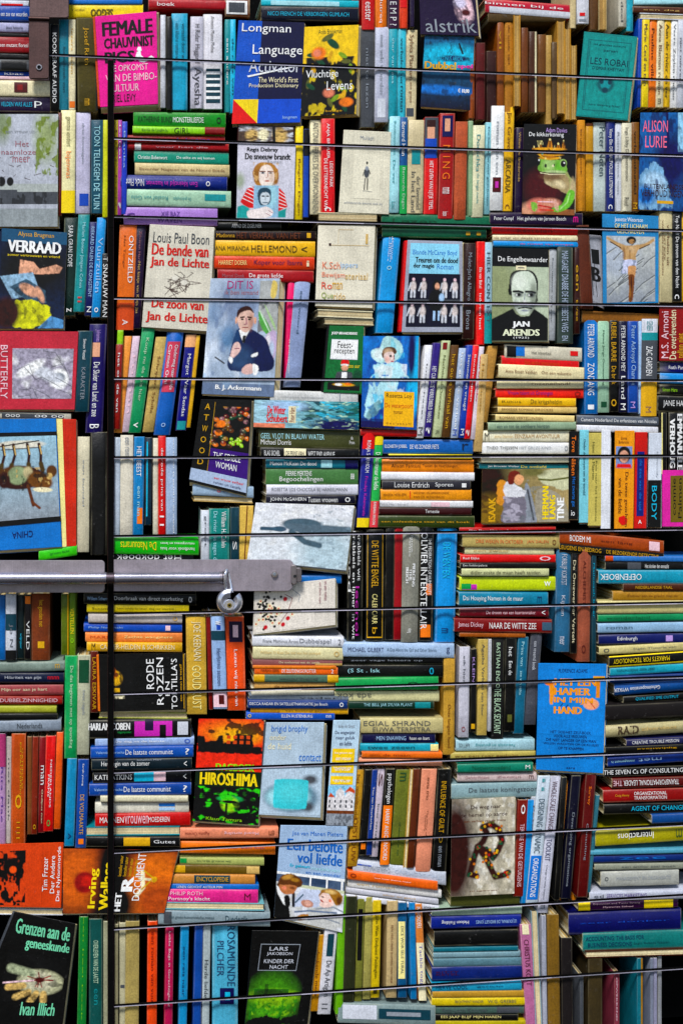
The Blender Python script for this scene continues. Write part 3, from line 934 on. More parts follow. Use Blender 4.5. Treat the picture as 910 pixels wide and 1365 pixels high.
H 447 584 904 921 -2 green#1a9a55 |dark-green,.7,.8,.3 ~o
H 446 585 921 935 0 cream#dcd6a4 f |dark-grey,.02,.35,.6 ada kok
H 464 578 935 945 0 dark-green#0f3a30 |pale-cyan,.18,.75,.6 THE BELL JAR SYLVIA PLANT |*teal,.78,.96,.1,.9
H 480 590 957 977 0 tan#c2b684 |dark-grey,.04,.85,.42,.36 ~EGIAL SHRAND |dark-grey,.15,.85,.36,.75 ~EUWA TERPSTRA
H 482 580 977 991 0 navy#161c40 |pale-blue,.2,.6,.5 ~MEN SNAWING |white,.65,.92,.4 ~haan en bart
H 479 584 991 1002 0 cyan#3aa0b4 |dark-teal,.1,.7,.4 ~twee zeeen |*pale-yellow,.9,1,.1,.9
H 482 589 1002 1010 1 orange#e2702c |dark-red,.1,.6,.5 ~om de maan
H 478 589 1011 1020 1 salmon#f0a080
V 591 606 872 1006 -1 gold#c79a48 o |brown,.5,.93,.4 Onze langste hand
# in the row above the tilted white books
V 472 485 1026 1155 -9 gold#b98a38 o |brown,.05,.5,.4 ~het onvoltooid |brown,.5,.95,.5 OPSTOUW
V 486 496 1026 1140 -8 black |*orange,.86,.93,.2,.8
V 496 503 1026 1140 -8 royal-blue#183c84 |white,.2,.7,.4 ~Tien van Moerkerken
V 503 513 1025 1142 -10 lilac#c9bcc8 |maroon,.05,.2,.6 ~s |dark-green,.4,.9,.5 ~Inner vertelling
V 514 526 1025 1153 -8 black |*orange,.38,1,.0,1 |white,.05,.36,.7 psychologen |white,.42,.95,.5 HARRY ANSCH NOORD
V 528 547 1026 1153 -9 olive#6d7434 o |dark-green,.03,.12,.5 ~m |dark-green,.55,.9,.2 ~of eenmaal er zijn
V 546 551 1025 1157 -9 gold#c9a04c p
V 551 560 1025 1157 -9 brown#5a301c o
V 562 582 1025 1162 -9 salmon#dc8e72 |brown,.08,.3,.25 ~anna trio |brown,.4,.65,.25 The Diary of/Timothy
V 583 602 1025 1162 -8 black |gold,.12,.62,.4 INFLUENCE OF GUILT |gold,.64,.72,.3 ~o |grey,.75,.95,.3 ~een roman
# among the tilted white books
H 470 594 1145 1163 17 silver#c4c9d4 f |grey,.1,.4,.4 CHARLES MANDEL |silver,.45,.95,.35 ~THUISKOMEND |*royal-blue,.05,.2,.3,.4
H 463 583 1160 1172 15 orange#f06a18 |white,.3,.7,.18 ~een heel dunne regel |dark-red,.03,.1,.5 ~o
H 463 588 1172 1182 15 white#e2e0dc |tan,.1,.5,.3 ~een roman
H 460 584 1183 1190 16 pale-grey#c4c4cc |gold,.4,.75,.5 ~zilver en goud
H 460 585 1191 1199 16 white#dfdfe6 |black,.6,.95,.6 ~Guineseh en uncaut
# in the row of gold and blue spines
V 248 274 822 952 2 gold#d0a84c o |cream,.05,.45,.55 JOE KEENAN |pale-yellow,.5,.95,.5 GOUDKUST
V 275 280 822 946 4 dark-red
V 281 299 821 945 4 pale-blue#98b4dc |white,.05,.1,.5 ~w |*royal-blue,.08,.15,.3,.6 |*dark-teal,.16,.26,.0,1 |navy,.35,.75,.35 Herfstreis seizoen |*pale-pink,.82,.98,.0,1 |*maroon,.85,.95,.2,.6
V 300 325 822 947 3 orange#ea5a38 |*dark-purple,.05,.27,.1,.8 |*pale-pink,.09,.22,.32,.6 |white,.35,.95,.25 Lezen wij niet van
# in the stack above the bread and roses cover
H 112 262 790 805 2 black |pale-blue,.03,.25,.4 ~Willem Scherman |white,.27,.88,.5 Doorbraak van direct marketing |white,.93,.96,.6 ~o
H 116 252 806 816 1 yellow#f0d41c |black,.05,.25,.4 ~Susanne |black,.3,.85,.4 ~Het onderbroken dag ter wereld
H 118 243 818 830 1 pale-grey#c9bfb8 |gold,.9,.95,.5 ~o
H 112 243 831 842 1 royal-blue#1a4fb0 |pale-blue,.05,.4,.4 ~Philip Nogdrecht |*pale-pink,.83,.88,.2,.8
H 114 243 843 855 1 orange#f08a50 |pale-yellow,.4,.9,.4 Zachte wangstere |burnt-orange,.05,.3,.4 ~MARIO
H 116 243 856 868 1 gold#d9a82c |black,.05,.09,.9 M |cream,.14,.92,.6 CARTER-HELDEN & SCHRIKKEN
V 121 131 868 950 0 brown#5d2818 |gold,.1,.95,.6 ~LAURA ESKIVAR
# in the stack beside the burning city cover
H 132 250 949 957 1 lime#c0c46a p
H 115 255 960 985 -2 black |white,.02,.42,.42,.36 !HARLAN COBEN |green,.3,.43,.2,.68 ~tegenpolen |*magenta,.46,.82,.1,.9 |*dark-purple,.56,.64,.0,.6 |*black,.7,.76,.3,1 |*pale-grey,.87,.97,.15,.85
H 127 259 984 995 -2 pale-blue#9ab0d6 |white,.2,.7,.4 ~De dag na de laatste |royal-blue,.9,.96,.6 ~o
H 121 258 996 1011 -2 blue#1a52a4 |pale-blue,.05,.33,.3 ~Valentin Gerocha |white,.34,.8,.5 De laatste communist |white,.92,.96,.6 ?
H 122 256 1012 1027 -2 dark-teal#182a30 |white,.1,.58,.6 Het begin van de zomer |grey,.45,.7,.25,.15 ~Jonathan Marr |white,.92,.95,.5 <
H 124 255 1029 1044 -2 black#1a1e24 |white,.02,.4,.5 KATE ATKINS |*cyan,.42,.62,.1,.9 |*pale-pink,.62,.74,.1,.9 |white,.92,.95,.5 <
H 119 255 1045 1061 -2 blue#1c4a98 |pale-blue,.05,.33,.3 ~Valentin Gerocha |white,.34,.8,.5 De laatste communist |white,.92,.96,.6 ?
H 134 251 1061 1069 0 cream#d4ceb0
H 127 252 1070 1084 -1 cream#d8d4c4 |*blue,.68,.85,.1,.4 |*pale-blue,.68,.85,.5,.8
H 127 254 1085 1102 -2 red#c01a28 |white,.05,.3,.5 MANNEN |pale-pink,.31,.56,.7 vrouwen |white,.56,.78,.45 MOEDEREN
H 115 240 1102 1114 -1 teal#1d8a96 p
H 115 240 1115 1129 0 black |*gold,.4,.68,.1,.9 |white,.72,.95,.4 ~Gutes
# in the row just under the steel bar
V -2 8 793 880 0 blue#2366a8
V 8 22 792 880 0 pale-grey |*dark-teal,.3,.55,.0,1 |dark-grey,.45,.8,.5 ~Jo N |*black,.85,1,.0,1
V 23 33 793 878 0 black#1a2a2c |cyan,.6,.85,.4 ~wijnjaar
V 33 42 793 879 0 dark-purple#231d22 |*orange,.02,.14,.1,.9 |white,.4,.85,.5 VELD
V 42 67 791 880 0 brown#7a3e24 ho |gold,.1,.5,.35 het gouden net |*gold,.72,.82,.3,.65
V 82 92 792 873 0 olive#5b6a24 |*gold,.0,1,.0,.2
V 92 101 790 874 0 green#6a8a1c |yellow,.25,.65,.6 VERTELLEN |lime,.72,.8,.5 ~o
# in the stack under the steel bar
H -2 87 883 896 -2 grey#7c8a80 |gold,.85,.92,.5 ~m
H -2 86 897 910 0 black#20263a |pale-grey,.1,.65,.5 ~Hilariteit van pijn |red,.75,.92,.4 ~nnnn
H -2 85 913 927 -1 mauve#9a4a4c |cream,.05,.75,.42 Mijn oor aan je hart
H -2 84 928 939 0 dark-red#8c2a24 |pale-pink,.03,.92,.5 DUBBELZINNIGHEID
H -2 76 941 950 0 olive#a9ac4a
H -2 77 951 960 0 black
H -2 82 961 976 -2 grey#8c96a2 |black,.3,.7,.5 Nederlands
V 87 104 874 1011 -1 green#1a9c5c |pale-green,.1,.9,.35 De das beginnen met op spending
V 104 121 873 1006 -2 pale-grey#b3b39a |*dark-green,.05,.28,.1,.9 |grey,.35,.6,.4 ~twee regels
# in the rust red row by the blue spines
V -2 8 978 1125 0 lilac#b08ab0 |*magenta#a8406c,.0,.3,.0,1 |purple,.3,.8,.4 ~Rita Mae
V 9 16 982 1124 -1 pale-grey#b9aea8 |dark-grey,.2,.8,.4 ~met dank
V 16 35 978 1125 -1 burnt-orange#b4501a |gold,.08,.55,.25,.3 GATEFOLD/EN PAUZEREN |gold,.55,.68,.5 ~o |gold,.8,.95,.3 ~1111
V 37 43 982 1112 0 brown#7a4a30
V 44 52 982 1112 -2 brown#7a3018 o |gold,.9,.95,.5 ~o
V 53 62 982 1110 -2 maroon#7a1a28 |white,.3,.5,.5 ~man |cream,.55,.9,.35 ~Oedipus man
V 62 75 981 1108 -4 red#d01c26 |white,.25,.75,.4 NEDERLANDS / FRANS |green,.88,.95,.4 ~o
V 76 85 976 1105 -4 burnt-orange#dc5c18
V 90 103 1011 1128 -4 blue#2a86b0 |navy,.85,.92,.4 A
V 104 119 1012 1130 -4 royal-blue#1d4a98 |gold,.4,.85,.4 DE VOLMAAKTE |white,.05,.3,.25 ~Sarah young |*orange,.9,.96,.25,.7
H -2 84 1211 1219 1 pale-grey p
# beside the hand on black cover
V 106 118 1222 1368 -3 green#1a7a3c |lime,.0,.95,.1 ~een heel boek
V 119 137 1225 1368 0 dark-teal#15504c |pale-green,.2,.6,.4 OVERLEVEN VAN DE LAATST |teal,.65,.8,.3 ~een
V 138 146 1228 1368 0 cream#9a9a80
# in the row beside the green glow cover
V 153 158 1232 1368 0 tan#8a8468
V 159 168 1230 1368 0 cream#b9b394 |*dark-grey,.6,.63,.2,.8
V 168 186 1228 1368 -1 tan#a8955c o
V 197 210 1228 1368 -1 burnt-orange#e0501c |dark-red,.1,.8,.3 ~een roman van vuur
V 221 232 1235 1368 -2 dark-red#b02c50 |pale-pink,.05,.8,.4 ~Lebbs Bugs in Gerechtigheid
V 241 252 1235 1368 -3 blue#2a88b8 |navy,.2,.7,.4 ~een reis naar
V 260 271 1233 1368 -3 royal-blue#1c4a94
V 271 281 1232 1368 -2 pale-grey#a9b3b4 |black,.35,.75,.55 Harde liefdes
V 283 317 1234 1368 0 cyan#58a8c4 h |navy,.0,.6,.34,.26 ROSAMUNDE |navy,.15,.5,.3,.68 PILCHER |*navy,.62,.78,.15,.7 |*cyan,.66,.74,.3,.5
# in the stack between salmon and grey books
H 240 371 1104 1118 -1 salmon#e08a6c f |dark-red,.05,.3,.4 Agatha Christie |pale-pink,.45,.8,.45 ~Moord vertaling |brown,.9,.96,.5 em
H 240 367 1121 1137 2 orange#f07c28 |purple,.3,.9,.2 ~ongeveer een kijk
H 240 352 1142 1152 2 pale-green#a9b06a |*green,.0,.08,.2,.8 |dark-green,.2,.6,.4 ~en vrije groene wij
H 231 346 1152 1164 2 olive#6a5428 |*gold,.0,.14,.1,.9 |*tan,.85,1,.1,.9
H 229 340 1165 1178 1 orange#c98a4c |*dark-teal,.27,.7,.1,.9 |gold,.3,.68,.6 ~ENCYCLOPEDIE
H 224 345 1178 1186 1 royal-blue#1d6ab8 |white,.1,.6,.5 ~LEREN GEDICHT AUTEUR MIN
H 221 344 1185 1204 1 pink#d83a84 |pale-pink,.05,.4,.3,.3 PHILIP ROTH |white,.03,.48,.36,.7 Portnoy's klacht |maroon,.85,.92,.5 M
H 217 352 1202 1212 2 pale-cyan#7ab4bc p
H 211 360 1213 1232 3 slate#8a9aa0 |dark-teal,.1,.5,.34 ~Een grote humoristische roman |*dark-grey,.05,.12,.1,.9 |dark-teal,.6,.8,.5 ~Diederik
# in the row under the tilted white books
V 418 432 1246 1348 -5 gold#c28a2c |brown,.2,.8,.4 ~denkende mens
V 433 450 1233 1352 -10 white#cfced4 |*dark-teal,.1,.35,.2,.7 |black,.4,.8,.6 De Ap Artigien |black,.88,.94,.5 ~11
V 451 461 1194 1352 -4 lime#6fae1e
V 461 476 1195 1335 -5 olive#2f3218 o
V 476 486 1198 1335 -4 olive#7a7c3c o |*black,.1,.6,.2,.8
V 487 497 1196 1332 -4 tan#a8a05c o
V 497 508 1200 1330 -3 yellow#d4b82c |black,.15,.8,.55 John Wain Eindpunt Paddington |black,.9,.96,.5 ~l
V 516 530 1201 1330 -2 tan#c0a87c |brown,.25,.85,.25 ~EEN VERLOREN ROMAN VAN HIER
V 530 542 1203 1330 0 blue#1d5a84 |*pale-yellow,.2,.8,.2,.95 |dark-grey,.25,.75,.4 ~DICE WOR SELE TURAL
V 545 553 1203 1332 2 blue#2a78b0
V 552 562 1205 1334 6 orange#d9844a |white,.03,.25,.6 IN WONDERS |*cream,.4,1,.0,1 |royal-blue,.42,.85,.6 Tackle togg
H 450 580 1336 1363 4 slate#7f908f |*pale-grey,.05,.4,.1,.8 |*dark-teal,.42,.95,.25,.75 |*grey,.5,.85,.4,.6
# in the stack beside the tall blue hardback
H 612 740 703 712 -1 red#b02024 |white,.1,.6,.4 ~Elisa Flour Het gouden ei
H 616 746 713 729 2 tan#b9a66a |burnt-orange,.14,.62,.36 DRIE WEKEN IN OKTOBER |burnt-orange,.66,.88,.36 JAN DALEN |brown,.92,.96,.5 ~o
H 619 738 729 739 1 cream#ded7a8 |tan,.1,.5,.3 ~een zwaar
H 613 740 739 750 0 red#d2222a |white,.03,.2,.4 Red Elijke |pale-pink,.83,.95,.6 ~o
H 613 741 750 758 0 black |white,.03,.28,.5 Een kelderpalace
H 615 731 758 768 0 cream#c9cb9a |black,.1,.9,.5 didier coste de maan heeft tanden
H 612 740 769 787 0 lime#c4d41c |*magenta,.03,.18,.55,.95 |*green,.02,.12,.5,.9 |white,.88,.95,.4 ~w
H 611 730 789 807 1 teal#2c7f9c |white,.05,.72,.5 Dai Houying Namen in de muur |navy,.88,.93,.5 ~m
H 612 731 811 822 0 maroon#70202c |pale-pink,.3,.85,.45 De droom van een kaartenmaker |white,.92,.96,.6 <
H 605 735 824 842 2 maroon#7c1422 |pale-pink,.04,.3,.5 James Dickey |white,.36,.84,.5 NAAR DE WITTE ZEE |*slate,.9,1,.2,.8
H 612 700 843 849 1 burnt-orange#a0582c
V 741 761 732 869 -3 slate#3a6a8c h |pale-grey,.05,.35,.6 ~FORBLIJF KORTST |pale-grey,.45,.65,.4 ~Kijken |pale-grey,.85,.93,.4 ~meer
V 761 770 733 871 -2 black |cream,.1,.9,.5 ~De Omzwerver Vertelt
V 771 787 732 882 -2 salmon#9a5440 ho |maroon,.1,.5,.3 ~ALCHEMIST |maroon,.85,.93,.4 ~o
V 788 794 736 882 0 dark-teal |cyan,.1,.6,.4 ~Mailcoach beter
# lying above the teal upside-down title
H 745 884 707 724 14 burnt-orange#a04a24 |white,.1,.3,.6 ~BODEM MI |maroon,.4,.7,.3 ~een lang |*pale-pink,.86,.96,.15,.85
H 745 884 722 736 14 black |gold,.0,.4,.5 ~LEUGENS EN BEDROG |gold,.45,.95,.45 ~DE BEZOEKENDE DETECTIVE
# in the stack beside the blue hammer cover
H 806 912 741 748 1 blue#3a70b4 |*burnt-orange,.0,.1,.0,1
H 806 912 748 760 1 black |white,.5,.8,.5 Het donker der onmacht |*dark-grey,.28,.45,.1,.9
H 797 912 760 778 0 cyan#2c8fa8 f |white,.02,.5,.5 OEFENBOEK
H 830 912 778 788 0 dark-brown#4a2c18 |gold,.2,.8,.5 ~NEDERLANDSE TAAL
H 816 912 788 801 0 ochre#a87c38 |brown,.2,.9,.4 ~Zomaar aan de gracht met de
H 796 912 801 818 -1 cream#c9bd86
H 796 912 819 829 -2 green#1f8a5a |dark-green,.1,.6,.4 ~wonderland
H 796 912 831 844 -2 pale-blue#8fb0cc |slate,.1,.4,.3 ~roman
H 797 912 846 859 -2 navy#23285c |white,.22,.45,.55 Edinburgh |*lavender,.78,.86,.2,.8
H 798 912 862 873 -6 cream#c9bd84 |dark-grey,.05,.12,.5 ~o |dark-grey,.4,.9,.4 ~Eigen Theorie van
H 811 912 875 890 -7 black#20201a f |yellow,.06,.8,.45 MARKETS FOR TECHNOLOGY |*yellow,.0,1,.86,1 |*yellow,.0,1,.0,.1
H 812 912 890 901 -6 cyan#3a9cb0 f |dark-teal,.1,.6,.5 ~zeer voor ondernemers
H 812 912 902 910 -4 navy#16386c |pale-blue,.1,.8,.4 ~boek en
H 818 912 912 927 -7 blue#1f4f8c hf |white,.0,.65,.5 Geheimoperation WYKER
H 830 912 928 938 -5 black |cyan,.2,.9,.5 QUALIFIED SME OUTPUT
H 806 912 940 960 -5 dark-brown#231a16 o
H 807 912 967 983 -7 tan#b4aa80 h |dark-brown,.15,.42,.75 !RAID |tan,.45,.9,.4 ~zilvervloot
H 834 912 986 995 -4 navy#2b2c50 |white,.1,.9,.6 ~CREATIVE TROUBLE MISSION
H 806 912 996 1004 -4 black#1a1a10 |gold,.4,.9,.4 ~evenwijdig
H 809 912 1010 1022 -7 navy#1c3a84 f |pale-cyan,.05,.35,.45 ~management is |pale-blue,.4,.7,.4 ~met
H 804 912 1024 1036 -4 black |white,.0,.98,.55 THE SEVEN Cs OF CONSULTING
H 815 912 1038 1051 -3 maroon#5a1c1c f |pale-pink,.02,.14,.6 THE |white,.16,.92,.6 TRANSFORMATIONAL LEADER
H 803 912 1053 1070 -3 dark-red#8a1420 |white,.38,.78,.3,.35 ORGANIZATIONAL |white,.38,.78,.3,.7 TRANSFORMATION |gold,.15,.32,.3 ~Craig Henry
H 804 912 1072 1086 -3 black#101618 |cyan,.34,1,.5 AGENT OF CHANGE
H 868 912 1086 1098 -2 royal-blue#1c4a84
H 793 912 1108 1128 -8 olive#a8a030 f |*black,.38,.62,.1,.5 |white,.25,.65,.5 Interactions |dark-green,.9,.97,.6 ~m
H 785 912 1134 1140 -3 pale-cyan#5a9ab0
H 788 912 1141 1150 -3 navy#1a3470 |blue,.3,.8,.4 ~zee
H 792 912 1152 1160 -2 grey#8d9080 |dark-grey,.3,.9,.4 ~een ander saai boek
H 800 904 1162 1182 -3 pale-grey#a9aaa2 |dark-grey,.05,.1,.3 ~o |grey,.2,.9,.3 ~MANAGEMENT EN ORGANISATIE
H 785 912 1189 1201 -3 white#b9bcc8 |purple,.18,.6,.5 SERVICES MARKETING |dark-grey,.05,.15,.4 ~ed
H 770 903 1203 1214 -5 dark-purple#3c1a40 |*yellow,.0,.12,.0,1 |*yellow,.66,.95,.0,1 |pale-pink,.15,.62,.3,.3 ~Exposition and Twice Strong |pale-pink,.25,.55,.3,.72 ~Mysteries Solved
H 757 907 1217 1246 -6 navy#14235a h |royal-blue,.1,.9,.1 ~zeer donker
H 776 912 1244 1268 -5 teal#17706c |navy,.03,.6,.26,.33 ACCOUNTING: THE BASIS FOR |navy,.05,.48,.26,.68 BUSINESS DECISIONS |dark-teal,.5,.85,.2,.68 ~Eagle Robert Nelson
H 780 912 1268 1277 -4 brown#4a2c20 p
# in the row before the blue hammer cover
V 612 626 862 983 -2 lilac#c0bec8 |dark-grey,.1,.4,.3 ~eik hier |dark-red,.88,.94,.4 ~o
V 627 635 865 976 -1 black |lavender,.1,.4,.5 ~KLEIN |*gold,.9,.96,.2,.8
V 637 650 852 980 -2 tan#c2a860 |dark-grey,.05,.8,.4 Agatha Verhaal van hier
V 651 655 852 975 -1 white#c0c0c4
V 656 672 850 985 -2 black o |pale-green,.05,.5,.4 ~BASTIAN ENZO |pale-green,.5,.95,.6 THE BLACK SEXTANT
V 673 688 850 975 -2 black#1a1a1c |white,.1,.2,.4 ~het |white,.25,.4,.4 ~Een de |*olive,.82,.9,.3,.7
V 690 704 849 978 -7 blue#20647f |pale-cyan,.05,.3,.35 ~Prins van |pale-cyan,.35,.6,.3 ~zee van stilte
V 707 722 845 966 -9 slate#4a4c54 o |pale-grey,.08,.4,.4 ~een vreemd boek
# in the stack under the leaning blue spine
H 607 712 986 1001 -1 pale-cyan#a2c4cc f |dark-grey,.04,.18,.4 AART VOS |teal,.25,.75,.4 ~Feestelijk en gelukkig
H 600 713 1003 1014 -2 tan#b5a55e |brown,.05,.8,.4 ~wat een raar gedicht
H 609 710 1018 1030 -2 teal#1f8068 |dark-green,.2,.7,.5 ~Nietsvermoedend |white,.9,.96,.5 M
H 609 715 1031 1042 -1 pale-pink#cdb9b6 |mauve,.1,.4,.4 ~Charlotte Mutsaers |mauve,.5,.8,.4 ~Zeepijn |maroon,.9,.96,.5 ~m
H 601 718 1045 1065 -3 slate#86a0a4 |dark-grey,.2,.98,.45 De laatste koningszoon
# among the leaning workbooks
V 690 705 1066 1195 -7 dark-red#7a2a22 |pale-pink,.25,.9,.4 TER ERE VAN DE GETUIGENIS |white,.05,.15,.4 ~o
V 701 712 1066 1205 -7 blue#2a86c4
V 708 715 1062 1180 -6 white#b9bcc4 |dark-grey,.1,.8,.4 ~Peter Kalm
V 717 733 1034 1206 -17 white#c6d2dc |dark-teal,.18,.6,.55 DESIGNING DYNAMIC |*blue,.62,.96,.05,.95 |white,.64,.94,.5 ORGANIZATIONS |teal,.02,.12,.3 ~ii
V 733 747 1034 1217 -18 lilac#c8c8d6 |maroon,.04,.4,.55 WHOLE-SCALE CHANGE |navy,.46,.62,.55 TOOLKIT |dark-grey,.65,.9,.3 ~Change to make happen |dark-grey,.94,.97,.5 m
V 748 755 1036 1200 -10 black#1c1a18
V 756 761 1040 1200 -14 orange#f2962a b
V 761 774 1034 1198 -14 black#16202c |grey,.3,.9,.4 ~Developing organizations
V 776 781 1034 1200 -14 orange#f09028 b
V 780 794 1032 1196 -12 maroon#5a1a1e |orange,.1,.25,.4 ~Survey |grey,.4,.7,.3 ~Consulting
V 794 799 1060 1190 -13 dark-teal#3a6a78
# under the flower trail cover
H 600 692 1192 1208 0 olive#4a4c18 o
H 575 695 1211 1221 -3 pale-grey#a4b9a4
H 574 694 1222 1238 -3 royal-blue#1a2e80 f |white,.12,.42,.4 Heleen Fielding |pale-blue,.5,.95,.4 LE JOURNAL DE BRIDGET JONES
H 578 690 1241 1262 -3 black
H 577 690 1263 1269 -2 teal#1d6a78
H 577 693 1270 1277 -2 pale-cyan#7a98a0
H 577 695 1278 1289 -2 slate#5a7a84
H 575 696 1289 1307 -3 navy#142e6c |maroon,.05,.3,.4,.5 ~KITTY/KETEL
H 575 695 1311 1322 -2 cyan#3a94b4 |navy,.05,.4,.5 HERVE COOL |navy,.5,.8,.3 ~gericht
H 576 698 1321 1330 -1 tan#b48a40
H 575 700 1330 1341 -1 yellow#d0b832 |dark-grey,.25,.55,.4 ~BECHTMENT VANDER |dark-grey,.6,.9,.5 ~W.G. GREBBE
H 577 698 1342 1352 -1 slate#4a6058 |dark-grey,.1,.6,.6 Rob-Lena Koorter |*dark-grey,.7,.95,.1,.9
H 576 690 1352 1360 0 black#1a1a0c |pale-yellow,.1,.8,.6 EES JAAP BLIJF MIJN HAREN
H 576 700 1360 1368 0 yellow#b8a828
# in the dark row below the teal ledger
V 692 707 1232 1368 9 pale-pink#b06a90 |maroon,.15,.6,.5 CHRISTUS KORT |*cream,.0,.1,.2,.8
V 707 716 1215 1368 6 pale-grey#8aa0a8 p
V 721 727 1220 1368 2 white#a2a4b0
V 728 744 1219 1368 2 ochre#7a5c28 o
V 747 762 1250 1368 1 dark-brown#241c12 o
V 772 777 1300 1368 0 dark-grey
V 783 802 1275 1368 0 olive#3d3418 o
V 818 825 1296 1368 0 mauve#7a3844 |pale-pink,.1,.9,.4 ~OPWEKKEND
V 848 856 1277 1368 0 teal#2a6a78 |*ochre,.0,1,.0,.3
V 866 870 1277 1368 0 pale-grey#7a8090
V 871 875 1277 1368 0 lilac#8a8aa0
V 876 881 1272 1368 0 pale-grey#8a8c90
'''
# ------------------------------------------------------------------ the books that show their front cover
def soft_face(c, cx, cy, r, skin, hair, hair_len=1.0, shade='brown', mouth='dark-red'):
    """a small printed portrait: hair, face, eyes, nose and mouth"""
    c.ell(cx, cy - r * .25 / c.asp * 1, r * 1.12, r * 1.1 / c.asp * hair_len, hair, .12)
    c.ell(cx, cy + r * .08 / c.asp, r * .8, r * 1.08 / c.asp, skin, .12)
    c.ell(cx + r * .5, cy + r * .2 / c.asp, r * .4, r * .8 / c.asp, shade, .9, a=.4)
    for k in (-1, 1):
        c.ell(cx + k * r * .34, cy - r * .02 / c.asp, r * .17, r * .07 / c.asp, 'dark-brown', .5)
        c.line([(cx + k * r * .15, cy - r * .2 / c.asp), (cx + k * r * .52, cy - r * .22 / c.asp)], r * .05, 'dark-brown', .8)
    c.line([(cx + r * .03, cy), (cx + r * .1, cy + r * .36 / c.asp), (cx - r * .06, cy + r * .4 / c.asp)], r * .05, shade, .7)
    c.ell(cx, cy + r * .64 / c.asp, r * .26, r * .07 / c.asp, mouth, .4)
    return c


K = Cover([(127, 22), (209, 15), (211, 139), (134, 143)], 'hot pink pamphlet with heavy black capitals and a small white reclining figure', 'pink', (4, 9), left_edge=(3, 'burnt-orange'))
K.text((.10, .07, .93, .22), '!FEMALE', 'black').text((.12, .25, .95, .36), '!CHAUVINIST', 'black').text((.12, .40, .62, .52), '!PIGS', 'black')
K.text((.18, .55, .84, .62), 'DE OPKOMST', 'pale-pink').text((.12, .65, .98, .73), 'VAN DE BIMBO-', 'pale-pink').text((.15, .76, .68, .84), 'CULTUUR', 'pale-pink').text((.15, .87, .62, .95), 'ARIEL LEVY', 'black')
K.box([(.62, .50), (.66, .42), (.72, .41), (.73, .46), (.80, .50), (.90, .47), (.96, .50), (.86, .52), (.78, .54), (.70, .53), (.66, .49), (.63, .52)], 'white').box([(.66, .40), (.68, .365), (.73, .37), (.74, .41), (.70, .43)], 'white')

K = Cover([(318, 27), (406, 30), (400, 163), (309, 165)], 'blue dictionary with a white headline and a yellow, red and blue lower corner', 'royal-blue#1c55b8', (2, 5))
K.box((.36, .0, 1, .765), 'navy#131a3c').box((.0, .765, .37, 1), 'yellow').box([(.0, .765), (.37, 1), (.0, 1)], 'red').box((.37, .765, 1, 1), 'royal-blue#1b50c0')
K.text((.06, .025, .80, .13), '^Longman', 'white').text((.24, .23, .985, .35), '^Language', 'white').text((.20, .38, .97, .50), 'Activator', 'pale-grey').box([(.18, .535), (.98, .42), (.96, .435), (.2, .55)], 'white')
K.text((.35, .545, .94, .60), "^The World's First", 'cream').text((.22, .61, .95, .66), '^Production Dictionary', 'cream').text((.74, .93, .95, .97), '~longman', 'pale-blue')

def art(c):
    c.blotch(4, -.1, 'black', 1, (0, .35, 1, 1), .25)
    c.poly([(0, .45), (.2, .38), (.45, .5), (.75, .38), (1, .45), (1, 1), (0, 1)], 'black', jag=.05)
    for i in range(16):
        x, y = .1 + .8 * c.r.rand(), .3 + .65 * c.r.rand()
        c.ell(x, y, .09, .025, ('dark-green', 'olive', 'lime#7d9a3a', 'gold')[i % 4], .3, c.r.rand() * 180)
    c.ell(.3, .3, .13, .07, 'orange', .4).ell(.27, .3, .07, .04, 'salmon', .4).ell(.55, .2, .14, .04, 'dark-green', .3, 40).ell(.45, .13, .12, .03, 'olive', .3, -30).ell(.82, .86, .12, .05, 'orange', .4).ell(.5, .75, .1, .05, 'salmon', .5)
    c.blotch(9, .28, 'yellow', .7, (.05, .45, 1, 1)).grain(.15)
K = Cover([(404, 36), (478, 33), (474, 152), (400, 155)], 'flower painting novel, yellow above and black below with white script title', 'yellow#e9c41a', (5, 4))
K.pic((.0, .0, 1, 1), art, 'yellow#eec51c').text((.28, .035, .70, .085), '^Anita Brookman', 'olive').text((.08, .49, .66, .60), '^Vluchtige', 'white').text((.46, .62, .92, .72), '^Levens', 'white').text((.3, .94, .75, .97), '~de bezige', 'gold')

def art(c):
    c.ell(.55, .35, .42, .5, 'pale-pink', .5).ell(.6, .5, .22, .12, 'maroon', .5).ell(.4, .15, .3, .2, 'lilac', .6).blotch(5, .1, 'dark-purple', .7).grain(.3)
K = Cover([(557, 0), (628, -2), (638, 48), (560, 46)], 'dark violet cover with blurred pink lips and a half hidden black title', 'dark-purple', (3, 4))
K.pic((.62, .0, 1, .75), art, 'dark-purple').text((.1, .55, .98, .92), 'alstrik', 'grey')

def art(c):
    c.ell(.5, .3, .6, .16, 'cyan', .7).ell(.6, .32, .3, .04, 'navy', .5).ell(.4, .75, .6, .06, 'blue', .8).line([(.7, .12), (.78, .25)], .02, 'black').blotch(8, .25, 'black', .6).grain(.3)
K = Cover([(566, 46), (632, 47), (628, 147), (560, 142)], 'dark blue water cover with cyan author line and yellow title', 'navy', (3, 3), d0=.006)
K.pic((0, 0, 1, 1), art, 'blue#155f86', 'navy#0c1430').text((.02, .29, .78, .35), 'FRANK MARTINUS ARION', 'cyan').text((.03, .37, .66, .47), '!Dubbel', 'gold').text((.68, .39, .99, .46), '!spel', 'pink').text((.72, .72, .94, .78), '!€ 10,00', 'white')

